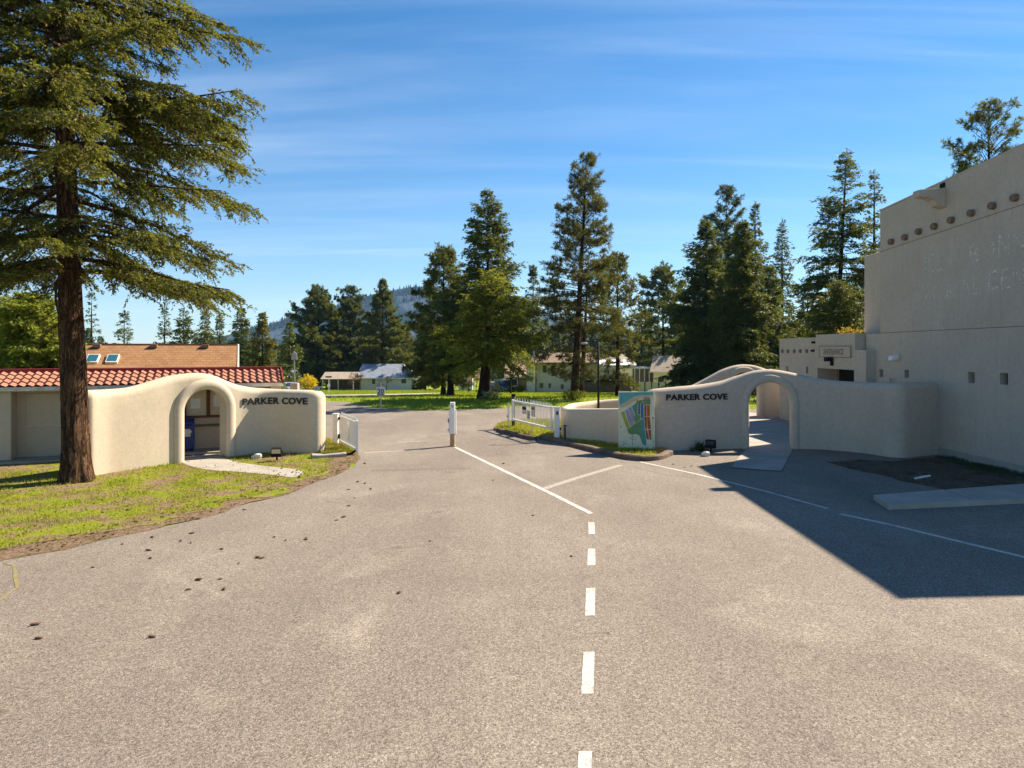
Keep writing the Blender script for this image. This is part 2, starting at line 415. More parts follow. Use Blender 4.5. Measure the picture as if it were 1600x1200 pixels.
SHAPES = {
    'cone': lambda t: (1 - t) ** .85 * (.8 + .2 * np.minimum(1, t / .12)) + .02,
    'fir': lambda t: (1 - t) ** .72 * (.55 + .45 * np.minimum(1, t / .18)) + .02,
    'pine': lambda t: np.sqrt(np.clip(1 - t, 0, 1)) * (.45 + .55 * np.minimum(1, t / .3)) * .98 + .05,
    'round': lambda t: np.sqrt(np.clip(1 - (2 * t - .85) ** 2 / 1.4, 0.02, 1)),
    'column': lambda t: np.clip((1 - t) ** .5, 0, 1) * .95 + .04,
}
def conifer(seed, Ht, Rd, zc, size, kind='fir', shape='fir', nb=None, lean=(0, 0), el=(-12, 50), sag=.18, dens=1.0, gap=.0, sec=.42, tuft=False, wid=.4, azs=None, hang=0.0):
    """returns crown (V,Q,v) and limbs (V,Q): branches -> side twigs -> needle sprays"""
    rng = np.random.default_rng(seed)
    nb = int((nb or (Ht - zc) * 9) * 1.15); Rd = Rd * 1.3
    t = np.sort(rng.random(nb) ** .92)
    z = zc + (Ht - zc) * t * .985
    az = (np.arange(nb) * 2.39996 + rng.normal(0, .35, nb))
    if azs is not None: az = az
    # uneven crown: some sides and heights reach further than others
    lob = .82 + .22 * np.sin(az * 2 + z * 1.1 + seed) + .12 * np.sin(az * 5 - z * 2.3)
    Lb = Rd * SHAPES[shape](t) * lob * rng.uniform(.62, 1.12, nb)
    keep = rng.random(nb) > gap
    t, z, az, Lb = t[keep], z[keep], az[keep], np.maximum(Lb[keep], .25); nb = len(t)
    e = np.radians(el[0] + (el[1] - el[0]) * t ** 1.3 + rng.normal(0, 7, nb))
    hd = np.stack([np.cos(az), np.sin(az), np.zeros(nb)], 1); lat = np.stack([-np.sin(az), np.cos(az), np.zeros(nb)], 1)
    base = np.stack([lean[0] * z / Ht, lean[1] * z / Ht, z], 1)
    sg = sag * (1 - t * .7)
    def pt(i, u):
        up = (Lb[i] * (np.sin(e[i]) * u - sg[i] * u ** 2 + .10 * np.maximum(0, u - .6) ** 2 * 4))
        return base[i] + hd[i] * (Lb[i] * np.cos(e[i]) * u)[:, None] + np.array([0, 0, 1.]) * up[:, None]
    # limbs
    segs = []
    us = [0, .35, .7, 1.0]; I = np.arange(nb); r0 = .012 + Lb * .011
    for a, b in zip(us[:-1], us[1:]):
        segs.append(sticks(pt(I, np.full(nb, a)), pt(I, np.full(nb, b)), r0 * (1 - a * .85), r0 * (1 - b * .85)))
    # side twigs
    ns = np.maximum(4, (Lb * (9.5 if not tuft else 7.5) / max(size / .2, .6) * dens)).astype(int)
    i2 = np.repeat(I, ns); u = rng.uniform(.10 if not tuft else .35, 1.0, len(i2)) ** (.8 if not tuft else .6)
    sd = rng.choice([-1, 1], len(i2)); ang = np.radians(rng.uniform(25, 75, len(i2)))
    l2 = (sec * 1.15 * Lb[i2] * (1 - .68 * u) + .06 * Rd) * rng.uniform(.5, 1.15, len(i2))
    d2 = hd[i2] * np.cos(ang)[:, None] + lat[i2] * (sd * np.sin(ang))[:, None]
    d2[:, 2] += np.sin(e[i2]) * .6 + rng.normal(-.12 - hang if not tuft else .22, .18, len(i2)) - sg[i2] * u
    d2 = unit(d2); p2 = pt(i2, u)
    if size < .16 or tuft:
        segs.append(sticks(p2, p2 + d2 * l2[:, None], .008 + l2 * .008, np.full(len(l2), .004)))
    if not tuft:
        n3 = np.maximum(4, l2 / (size * .22) * dens).astype(int)
        j = np.repeat(np.arange(len(i2)), n3); w = rng.random(len(j)) ** .85 * 1.05
        p3 = p2[j] + d2[j] * (l2[j] * w)[:, None]; p3[:, 2] -= (.12 + hang) * l2[j] * w ** 2
        p3 += rng.normal(0, size * .22, p3.shape)
        sdir = unit(np.cross(d2[j], np.array([0, 0, 1.])))
        d3 = d2[j] * .75 + sdir * rng.choice([-1, 1], len(j))[:, None] * rng.uniform(.2, .9, len(j))[:, None] + rng.normal(0, .25, p3.shape)
        d3[:, 2] -= rng.uniform(0, .45, len(j))
        Ls = size * rng.uniform(.6, 1.35, len(j)); Cr = cards(p3, d3, Ls, Ls * wid, rng)
    else:
        n3 = np.maximum(1, l2 / (size * .85)).astype(int)
        j = np.repeat(np.arange(len(i2)), n3); w = 1 - rng.random(len(j)) ** 1.6 * .75
        c = p2[j] + d2[j] * (l2[j] * w)[:, None] + rng.normal(0, size * .15, (len(j), 3))
        K = 11; jj = np.repeat(np.arange(len(j)), K)
        dd = unit(rng.normal(size=(len(jj), 3)) + d2[j][jj] * .8 + np.array([0, 0, .35]))
        Ls = size * rng.uniform(.65, 1.2, len(jj)); Cr = cards(c[jj], dd, Ls, Ls * wid, rng)
        # needles of one tuft share most of their tone
        tone = np.clip(rng.normal(.5, .22, len(j)), 0, 1)[jj]; Cr = (Cr[0], Cr[1], np.clip(np.repeat(tone, 4) + rng.normal(0, .08, len(tone) * 4), 0, 1))
    # leader
    m = 14; zz = np.linspace(Ht * .95, Ht, m); P = np.stack([lean[0] * zz / Ht, lean[1] * zz / Ht, zz], 1)
    top = cards(P, np.stack([rng.normal(0, .5, m), rng.normal(0, .5, m), np.ones(m)], 1), np.full(m, size), np.full(m, size * wid), rng)
    return join([Cr, top]), join(segs)[:2]

def near_fir(seed, Ht, Rd, zc, nb, az_bias=None):
    """close-up fir: branches > side branches > hanging twiglets > needle cards, four levels"""
    rng = np.random.default_rng(seed)
    t = np.sort(rng.random(nb) ** .95); z = zc + (Ht - zc) * t
    az = np.arange(nb) * 2.39996 + rng.normal(0, .3, nb)
    Lb = Rd * ((1 - t) ** .75 * (.72 + .28 * np.minimum(1, t / .15))) * rng.uniform(.5, 1.14, nb) + .3
    e = np.radians(-4 + 44 * t ** 1.2 + rng.normal(0, 7, nb)); sg = .20 * (1 - t * .6)
    hd = np.stack([np.cos(az), np.sin(az), 0 * az], 1); lat = np.stack([-np.sin(az), np.cos(az), 0 * az], 1)
    base = np.stack([-1.0 * z / Ht, .3 * z / Ht, z], 1); I = np.arange(nb)
    def pt(i, u):
        P = base[i] + hd[i] * (Lb[i] * np.cos(e[i]) * u)[:, None]
        P[:, 2] += Lb[i] * (np.sin(e[i]) * u - sg[i] * u ** 2 + .30 * np.maximum(0, u - .6) ** 2)
        return P + lat[i] * (Lb[i] * .06 * np.sin(u * 4 + az[i] * 3))[:, None]
    segs = []; us = [0, .25, .5, .75, 1.0]; r0 = .02 + Lb * .011
    for a, b in zip(us[:-1], us[1:]): segs.append(sticks(pt(I, np.full(nb, a)), pt(I, np.full(nb, b)), r0 * (1 - a * .85), r0 * (1 - b * .85), 5))
    n2 = np.maximum(6, Lb * 9.5).astype(int); i2 = np.repeat(I, n2); u = rng.uniform(.12, 1.0, len(i2)) ** .75
    sd = rng.choice([-1, 1], len(i2)); an = np.radians(rng.uniform(25, 65, len(i2)))
    l2 = (.30 * Lb[i2] * (1 - .62 * u) + .28) * rng.uniform(.5, 1.1, len(i2))
    d2 = hd[i2] * np.cos(an)[:, None] + lat[i2] * (sd * np.sin(an))[:, None]; d2[:, 2] += rng.normal(-.16, .16, len(i2)); d2 = unit(d2); p2 = pt(i2, u)
    def p2at(j, w): 
        P = p2[j] + d2[j] * (l2[j] * w)[:, None]; P[:, 2] -= .30 * l2[j] * w ** 2; return P
    J = np.arange(len(i2)); segs.append(sticks(p2, p2at(J, np.full(len(J), 1.0)), .006 + l2 * .008, np.full(len(J), .004), 3))
    n3 = np.maximum(5, l2 * 14).astype(int); j = np.repeat(J, n3); w = rng.uniform(.05, 1.0, len(j))
    s3 = rng.choice([-1, 1], len(j)); cr = unit(np.cross(d2[j], np.array([0, 0, 1.])))
    d3 = unit(d2[j] * .75 + cr * (s3 * rng.uniform(.3, 1.0, len(j)))[:, None] + np.stack([rng.normal(0, .15, len(j)), rng.normal(0, .15, len(j)), -rng.uniform(.0, .95, len(j))], 1))
    l3 = rng.uniform(.12, .34, len(j)) * (1 - .3 * w); p3 = p2at(j, w)
    K = 9; m = np.repeat(np.arange(len(j)), K); q = np.tile(np.linspace(.05, 1, K), len(j)) + rng.normal(0, .04, len(m))
    p4 = p3[m] + d3[m] * (l3[m] * q)[:, None]; p4[:, 2] -= .12 * l3[m] * q ** 2
    d4 = unit(d3[m] * 1.1 + rng.normal(0, .55, (len(m), 3))); L4 = rng.uniform(.05, .10, len(m))
    C = cards(p4, d4, L4, L4 * .46, rng)
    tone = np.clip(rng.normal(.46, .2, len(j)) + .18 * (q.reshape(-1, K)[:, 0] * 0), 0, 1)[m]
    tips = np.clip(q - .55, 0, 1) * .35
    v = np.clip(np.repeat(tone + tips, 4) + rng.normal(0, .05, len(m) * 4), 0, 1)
    return (C[0], C[1], v), join(segs)[:2]

def trunk_mesh(Ht, r, lean=(0, 0), seed=0, k=10, flare=.35, segs=24, rough=.06, top=.04):
    vs, fs = [], []
    for i in range(segs + 1):
        t = (i / segs) ** 1.25; z = Ht * t
        rr = r * ((1 - t) ** .9 * (1 - top) + top) + r * flare * math.exp(-z / (r * 1.6))
        for j in range(k):
            a = 2 * math.pi * j / k
            n = mnoise.noise(Vector((math.cos(a) * 2.2 + seed, math.sin(a) * 2.2, z * .35))) + .5 * mnoise.noise(Vector((math.cos(a) * 7 + seed, math.sin(a) * 7, z * 1.3)))
            q = rr * (1 + rough * n + (.12 * math.sin(a * 5 + seed) * math.exp(-z / (r * 1.3))))
            vs.append((lean[0] * z / Ht + q * math.cos(a), lean[1] * z / Ht + q * math.sin(a), z - .15 * (i == 0)))
    for i in range(segs):
        for j in range(k):
            fs.append((i * k + j, i * k + (j + 1) % k, (i + 1) * k + (j + 1) % k, (i + 1) * k + j))
    return np.array(vs), np.array(fs)

def make_tree(name, label, cat, base, crown, wood, trunk, leafm, barkm, rz=0, group=None):
    t = thing(name, label, cat, base, rz, group)
    V, Q = join([(trunk[0], trunk[1])] + ([wood] if wood is not None else []))[:2]
    link('trunk', npmesh(V, Q), barkm, t, smooth=True)
    link('crown', npmesh(*crown), leafm, t)
    return t

def tree_at(name, label, px, Y, top, hw, leaf='fir', kind='fir', shape='fir', clear=.12, seed=1, group='conifers behind the park entrance', base=None, barkm='bark', tr=None, lean=(0, 0), cat='tree', **k):
    b = base or GX(px, Y)
    Ht = PZ(top, Y) - b.z; Rd = hw / F * Y
    size = k.pop('size', max(.15, Y * .0037))
    crown, wood = conifer(seed, Ht, Rd, Ht * clear, size, kind, shape, lean=lean, **k)
    tk = trunk_mesh(Ht * .97, tr or (Ht * .013 + .05), lean, seed)
    return make_tree(name, label, cat, b, crown, wood, tk, M[leaf], M[barkm], group=group)

def blob_shrub(name, label, cat, base, rx, rz_, leaf, n=700, size=.2, seed=0, group=None, stems=7, parts=True):
    rng = np.random.default_rng(seed)
    t = thing(name, label, cat, base, 0, group)
    d = unit(rng.normal(size=(n, 3))); rad = rng.random(n) ** .45
    lob = .8 + .25 * np.sin(d[:, 0] * 5 + seed) * np.cos(d[:, 2] * 4 + d[:, 1] * 3)
    P = d * (rad * lob)[:, None] * np.array([rx, rx, rz_ * .5]); P[:, 2] += rz_ * .52; P[:, 2] = np.maximum(P[:, 2], .05)
    D = d + rng.normal(0, .6, d.shape) + np.array([0, 0, .3])
    Ls = size * rng.uniform(.5, 1.3, n); C = cards(P, D, Ls, Ls * .5, rng)
    a = rng.uniform(0, 6.28, stems)
    A = np.stack([np.cos(a) * .08, np.sin(a) * .08, np.zeros(stems)], 1)
    B = np.stack([np.cos(a) * rx * .6, np.sin(a) * rx * .6, np.full(stems, rz_ * .75)], 1)
    w = sticks(A, B, np.full(stems, .03 + rx * .01), np.full(stems, .008))
    link('stems', npmesh(*w), M['bark'], t); link('foliage', npmesh(*C), M[leaf], t)
    return t

def bare_tree(name, label, cat, base, hh, rr, leaf, seed, size=.2, n=500, group=None):
    """small spreading tree: forked limbs with twigs and sparse buds"""
    rng = np.random.default_rng(seed)
    t = thing(name, label, cat, base, 0, group)
    A = [np.zeros(3)]; segs = []; tips = []
    def grow(p, d, l, r, dep):
        q = p + d * l; segs.append((p, q, r, r * .65))
        if dep == 0: tips.append(q); return
        for _ in range(3 if dep > 2 else 2):
            nd = d + rng.normal(0, .5, 3) + np.array([0, 0, .12]); nd /= np.linalg.norm(nd)
            nd[0] *= 1.15; grow(q, nd, l * rng.uniform(.62, .85), r * .62, dep - 1)
    grow(np.zeros(3), np.array([0, 0, 1.]), hh * .26, hh * .028, 5)
    a, b, ra, rb = (np.array(x) for x in zip(*segs))
    allp = np.concatenate([a, b]); s = np.array([rr / max(.1, np.abs(allp[:, :2]).max()), rr / max(.1, np.abs(allp[:, :2]).max()), hh / allp[:, 2].max()])
    a = a * s; b = b * s
    w = sticks(a, b, ra, rb, 4)
    link('trunk', npmesh(*w), M['bark'], t)
    T = np.array(tips) * s; i = rng.integers(0, len(T), n); P = T[i] + rng.normal(0, size * .8, (n, 3))
    C = cards(P, rng.normal(size=(n, 3)), np.full(n, size), np.full(n, size * .3), rng)
    link('crown', npmesh(*C), M[leaf], t)
    return t

def inpoly(x, y, poly):
    c = np.zeros(len(x), bool); n = len(poly)
    for i in range(n):
        x0, y0 = poly[i][:2]; x1, y1 = poly[(i + 1) % n][:2]
        k = ((y0 > y) != (y1 > y)) & (x < (x1 - x0) * (y - y0) / (y1 - y0 + 1e-12) + x0); c ^= k
    return c
def scatter_blades(name, label, poly, n, hgt, wd, leaf, seed, flat=False, clump=True, zoff=0.0, near_bias=False, holes=()):
    rng = np.random.default_rng(seed)
    P = np.array([(p[0], p[1]) for p in poly]); lo, hi = P.min(0), P.max(0)
    x = rng.uniform(lo[0], hi[0], n); y = rng.uniform(lo[1], hi[1], n)
    k = inpoly(x, y, poly)
    for h in holes: k &= ~inpoly(x, y, h)
    x, y = x[k], y[k]
    den = None
    if clump:
        q = np.array([mnoise.noise(Vector((a * 1.1 + seed, b * 1.1, 0))) + .5 * mnoise.noise(Vector((a * 4.1, b * 4.1 + seed, 3))) for a, b in zip(x, y)])
        kk = rng.random(len(q)) < np.clip(.62 + q * 1.5, .04, 1); x, y, q = x[kk], y[kk], q[kk]
    m = len(x); z = np.array([gz(b) for b in y]) + zoff + .004
    B = np.stack([x, y, z], 1); D = rng.normal(0, .42 if not flat else 1, (m, 3)); D[:, 2] = 1.0 if not flat else rng.uniform(-.02, .12, m)
    L = hgt * rng.uniform(.4, 1.3, m); C = cards(B, D, L, np.full(m, wd), rng)
    v = C[2]
    if clump: v = np.clip(v + np.repeat(q * -.55, 4), 0, 1)
    o = link(name, npmesh(C[0], C[1], v), M[leaf]); return tag(o, label, None, None, 'stuff')
# ------------------------------------------------------------------ ground, roads, markings
def sheet(name, pts, off, mat, kind='structure', cuts=True, label=None):
    """flat polygon laid on the terrain; pts are world (x,y)"""
    bm = bmesh.new()
    f = bm.faces.new([bm.verts.new((p[0], p[1], 0)) for p in pts])
    if f.normal.z < 0 or sum(pts[i][0] * pts[(i + 1) % len(pts)][1] - pts[(i + 1) % len(pts)][0] * pts[i][1] for i in range(len(pts))) < 0: bmesh.ops.reverse_faces(bm, faces=bm.faces)
    for yy in (50, 93, 126, 170):
        bmesh.ops.bisect_plane(bm, geom=bm.verts[:] + bm.edges[:] + bm.faces[:], plane_co=(0, yy, 0), plane_no=(0, 1, 0))
    bmesh.ops.triangulate(bm, faces=bm.faces)
    for v in bm.verts: v.co.z = gz(v.co.y) + off
    me = bpy.data.meshes.new(name); bm.to_mesh(me); bm.free()
    o = link(name, me, mat); tag(o, label, None, None, kind); return o
def xy(pxpts): return [(G(a, b).x, G(a, b).y) for a, b in pxpts]
def smooth_poly(pts, it=2, closed=True):
    for _ in range(it):
        out = []; n = len(pts)
        rng_ = range(n) if closed else range(n - 1)
        if not closed: out.append(pts[0])
        for i in rng_:
            a, b = Vector(pts[i][:2]), Vector(pts[(i + 1) % n][:2])
            out += [tuple(a * .75 + b * .25), tuple(a * .25 + b * .75)]
        if not closed: out.append(pts[-1])
        pts = out
    return pts
def ragged(pts, amp=.12, step=.35, seed=0):
    out = []; n = len(pts)
    for i in range(n):
        a, b = Vector(pts[i][:2]), Vector(pts[(i + 1) % n][:2]); L = (b - a).length; k = max(1, min(60, int(L / step)))
        nr = Vector((-(b - a).y, (b - a).x)).normalized() if L > 0 else Vector((0, 0))
        for j in range(k):
            p = a.lerp(b, j / k)
            q = mnoise.noise(Vector((p.x * .9 + seed, p.y * .9, 0))) + .6 * mnoise.noise(Vector((p.x * 3.7, p.y * 3.7 + seed, 0)))
            out.append(tuple(p + nr * q * amp))
    return out
def ribbon(name, line, w, off, mat, jitter=0.0, label=None):
    """painted line, crack or painted shadow: a thin strip laid along world points"""
    pts = [Vector(p[:2]) for p in line]
    rnd = random.Random(len(line)); fine = []
    for a, b in zip(pts[:-1], pts[1:]):
        k = max(1, int((b - a).length / (.35 if jitter else 1.2)))
        fine += [a.lerp(b, i / k) for i in range(k)]
    fine.append(pts[-1]); vs = []; fs = []
    for i, p in enumerate(fine):
        t = (fine[min(i + 1, len(fine) - 1)] - fine[max(0, i - 1)]).normalized(); n = Vector((-t.y, t.x))
        j = n * rnd.uniform(-jitter, jitter) if jitter else Vector((0, 0)); ww = w * (rnd.uniform(.5, 1.3) if jitter else 1)
        for s in (-.5, .5):
            q = p + j + n * ww * s; vs.append((q.x, q.y, gz(q.y) + off))
    fs = [(2 * i, 2 * i + 1, 2 * i + 3, 2 * i + 2)[::-1] for i in range(len(fine) - 1)]
    me = bpy.data.meshes.new(name); me.from_pydata(vs, [], fs); me.update()
    o = link(name, me, mat); tag(o, label, None, None, 'structure'); return o

# terrain sheet, falling away beyond the lawns
gx = np.concatenate([np.linspace(-3500, -200, 12), np.linspace(-150, 150, 31), np.linspace(200, 3500, 12)])
gy = np.array([-300, -100, -30, 0, 10, 20, 30, 40, 50, 70, 93, 110, 126, 150, 170, 220, 400, 800, 1500, 2500, 4500.])
VV = np.array([(x, y, gz(y) - .01) for y in gy for x in gx]); nx = len(gx)
QQ = np.array([(j * nx + i, j * nx + i + 1, (j + 1) * nx + i + 1, (j + 1) * nx + i) for j in range(len(gy) - 1) for i in range(nx - 1)])
tag(link('ground', npmesh(VV, QQ), M['far_lawn']), 'green and yellow lawn falling gently away behind the entrance', kind='structure')

EDGE = [(-60, 892), (0, 876), (101, 859), (172, 841), (240, 827.5), (311, 811), (375, 790), (450, 773), (487, 756), (525, 743), (552, 730), (561, 716), (558, 706), (540, 697), (524, 688)]
edge_xy = xy(EDGE)
far_edge = [G(507, 627), G(542, 628), G(590, 637.5), G(655, 641.5), G(792, 638), G(870, 636)]
road_pts = [(-40, -60)] + [(-40, 5), (-24, 10.2)] + edge_xy + [(-8.2, 28), (-9.5, 32), (-30, 44), (-60, 62), (-60, 68), (-20, 50)] + [(p.x, p.y) for p in far_edge] + [(9, 41), (40, 40), (40, 33), (12, 30), (6, 26.5), (6, 25.0), (14.6, 25.0), (45, 24), (60, -60)]
sheet('road', road_pts, .004, M['asphalt'], label='sunlit worn asphalt road running through the entrance')
# driveway band crossing behind the lawn
drive = [G(430, 622), G(507, 621), G(600, 619), G(660, 617), G(694, 615), G(700, 613.5), G(600, 615.8), G(507, 617.2), G(430, 618)]
sheet('driveway', [(p.x, p.y) for p in drive], .012, M['concrete'], label='pale driveway crossing the far lawn')

# near left lawn with littered margin
lawn_l = [(-60, 7.6 + 3)] + [(-30, 10.2)] + edge_xy + [(-8.2, 27.2), (-8.6, 30), (-30, 36), (-60, 40)]
lit = ragged(lawn_l, .18, .3, 3)
sheet('verge', lit, .010, M['litter'], label='brown needle litter and soil along the left lawn edge')
inner_px = [(-60, 874), (0, 860), (90, 846), (165, 831), (235, 816), (300, 803), (360, 786), (430, 769), (472, 754), (508, 738), (524, 724), (512, 712)]
inner = xy(inner_px)
lawn_near = ragged([(-30, 11.4)] + inner + [(-7.6, 25.3), (-9, 26), (-13, 24), (-13, 30), (-30, 34), (-60, 38)], .55, .25, 9)
sheet('lawn', lawn_near, .018, M['lawn'], label='patchy yellow green lawn in front of the left wall')
lawn_hole = None

# concrete paths
path_px = [(283, 716), (338, 709), (352, 717), (366, 723), (417, 730), (460, 734), (477, 738), (464, 749), (428, 744), (377, 739), (330, 737), (300, 731), (284, 725)]
path_xy = smooth_poly(xy(path_px), 1)
sheet('path', path_xy, .030, M['concrete'], label='short curved concrete path through the left arch')
walk_px = [(1167, 701), (1154, 716), (1143, 731), (1180, 734.5), (1221, 737), (1231, 718), (1240, 701)]
walk = xy(walk_px) + [(11.2, 26.5), (13.2, 31), (14, 36.5), (13.4, 38.5), (9.5, 38.5), (11.0, 32), (9.5, 27.5)]
sheet('walkway', walk, .026, M['concrete'], label='concrete walkway running under the right arch')
for a, b in (((1158, 713), (1234, 714)), ((1149, 724), (1228, 726))):
    ribbon('walkway_joint', xy([a, b]), .02, .0285, M['crack'])
sheet('paving', [(11.0, 26.5), (14.0, 25.6), (15.3, 30), (15.0, 38.4), (9.5, 38.5), (9.6, 30)], .012, M['asphalt'], label='paving between the two right arches')
slab = MB(); sp = xy([(1364, 781), (1388, 797), (1527, 790.5), (1640, 785)]) + [(15.2, 15.9), (15.2, 17.55)] + xy([(1600, 762.6)])
slab.prism(sp, -.02, .12); tag(slab.build('pavement', M['concrete'], bevel=.012), 'raised concrete slab in the shade beside the building', kind='structure')
ribbon('pavement_joint', xy([(1475, 773)]) + xy([(1520, 789)]), .03, .124, M['crack'])
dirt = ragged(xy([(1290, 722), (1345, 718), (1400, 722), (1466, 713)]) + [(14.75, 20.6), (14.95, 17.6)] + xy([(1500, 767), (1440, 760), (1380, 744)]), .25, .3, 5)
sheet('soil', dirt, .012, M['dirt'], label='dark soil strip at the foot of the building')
dirt2 = ragged([(14.75, 17.5), (14.95, 15.5)] + xy([(1620, 792), (1500, 797), (1530, 791), (1640, 784)]), .1, .3, 6)

# grass island with kerb behind the right gate
isl = smooth_poly(xy([(770, 672), (781, 663), (800, 659), (868, 657)]) + [(3.5, 32), (7, 33), (9.6, 30), (9.4, 26.5)] + xy([(1042, 703), (1038, 710), (1020, 716), (985, 717), (957, 711), (920, 702), (880, 692), (848, 685), (812, 680), (785, 676)]), 1)
mbi = MB(); mbi.prism(isl, -.02, .07); tag(mbi.build('island', M['lawn']), 'low grass island behind the right gate and wall', kind='structure')
far_road_patch = [(.3, 31.5), (5, 31.8), (9.6, 35), (9, 41), (3, 41)]
def kerb(name, px, w, h, mat, label, wob=.02, seed=0):
    pts = [Vector(p) for p in smooth_poly(xy(px), 2, False)]
    fine = []
    for a, b in zip(pts[:-1], pts[1:]):
        k = max(1, int((b - a).length / .25)); fine += [a.lerp(b, i / k) for i in range(k)]
    fine.append(pts[-1]); vs = []; rnd = random.Random(seed)
    for i, p in enumerate(fine):
        t = (fine[min(i + 1, len(fine) - 1)] - fine[max(0, i - 1)]).normalized(); n = Vector((-t.y, t.x))
        d = rnd.uniform(-wob, wob)
        for a, z in ((-.5, -.03), (-.5, h * .8 + d), (-.32, h + d), (.32, h + d), (.5, h * .8 + d), (.5, -.03)):
            q = p + n * w * a; vs.append((q.x, q.y, z))
    fs = [tuple(i * 6 + q for q in (j, (j + 1) % 6)) + tuple((i + 1) * 6 + q for q in ((j + 1) % 6, j)) for i in range(len(fine) - 1) for j in range(6)]
    fs += [tuple(range(6)), tuple(reversed(range((len(fine) - 1) * 6, len(fine) * 6)))]
    mb = MB(); mb.add(vs, fs); o = mb.build(name, mat); bm = bmesh.new(); bm.from_mesh(o.data); bmesh.ops.recalc_face_normals(bm, faces=bm.faces); bm.to_mesh(o.data); bm.free()
    return o
k1 = kerb('timber_edging', [(779, 674.5), (800, 680), (836, 688.5)], .22, .15, M['timber'], '')
tag(k1, 'dark weathered timber edging the grass under the right gate', 'edging')
k2 = kerb('kerb', [(846, 686), (880, 693.5), (920, 703.5), (960, 713.5), (990, 719), (1018, 720), (1034, 716.5), (1046, 711)], .26, .16, M['kerb'], '')
tag(k2, 'brown kerb curving round the planter to the map board', kind='structure')
k3 = kerb('concrete_step', [(487, 716.5), (540, 713)], .30, .14, M['concrete'], '')
tag(k3, 'short concrete kerb block at the foot of the left gate', 'kerb block')

# painted lines
ribbon('road_marking', xy([(711, 699), (760, 722.5), (800, 742), (860, 771), (924, 803)]), .13, .009, M['line'], label='solid white line from the centre post to the dashes')
ribbon('road_marking', xy([(1000, 722), (1090, 741.5), (1200, 769), (1293, 795)]), .10, .009, M['line'], label='thin white line entering the building shadow')
ribbon('road_marking', xy([(1313, 803.5), (1390, 820), (1480, 842), (1600, 871), (1720, 900)]), .12, .009, M['line'], label='white edge line crossing the building shadow')
for q in ([(919.2, 816.6), (928.8, 816.8), (929.4, 834.8), (919.8, 835)], [(918.6, 858), (930, 858), (930.4, 884), (917.8, 884)], [(915.8, 919.6), (930, 919.6), (929.4, 962.5), (914, 962.8)],
          [(911.5, 1019.6), (929, 1019.6), (927, 1085), (908, 1085)], [(904, 1175), (925, 1175), (921, 1300), (897, 1300)]):
    sheet('road_dash', xy(q), .009, M['line'], label='white dash of the broken centre line')
ribbon('worn_line', xy([(850, 764), (905, 746), (970, 727)]), .2, .008, M['faint'], label='faint worn line across the right lane')
ribbon('worn_line', xy([(570, 707.5), (640, 704), (655, 703.5)]), .16, .008, M['faint'])
ribbon('worn_line', xy([(622, 691), (656, 690)]), .14, .008, M['faint'])
for ln, w in (([(632, 702.5), (660, 702.8), (684, 700), (704, 697.5)], .05), ([(581, 735.5), (640, 734.5), (700, 732.5), (735, 732)], .045), ([(625, 681), (640, 686), (668, 683), (690, 688)], .035),  # ribbon ending at the centre post's foot is its cast shadow, painted dark
          ([(712, 663), (745, 664.5), (768, 661)], .05), ([(746, 682), (790, 689), (830, 696)], .03), ([(760, 712.5), (800, 709), (868, 706)], .03), ([(990, 730), (1040, 742), (1090, 748)], .02)):  # ribbon before the last is a thin pole's cast shadow, painted dark
    ribbon('crack_or_shadow_line', xy(ln), w, .0075, M['crack'], .03)
ribbon('crack_or_shadow_line', xy([(8, 880), (20, 885), (27, 902), (31, 918), (18, 926), (2, 937), (-30, 950)]), .06, .0085, M['moss'], .03, label='mossy crack at the left edge of the road')
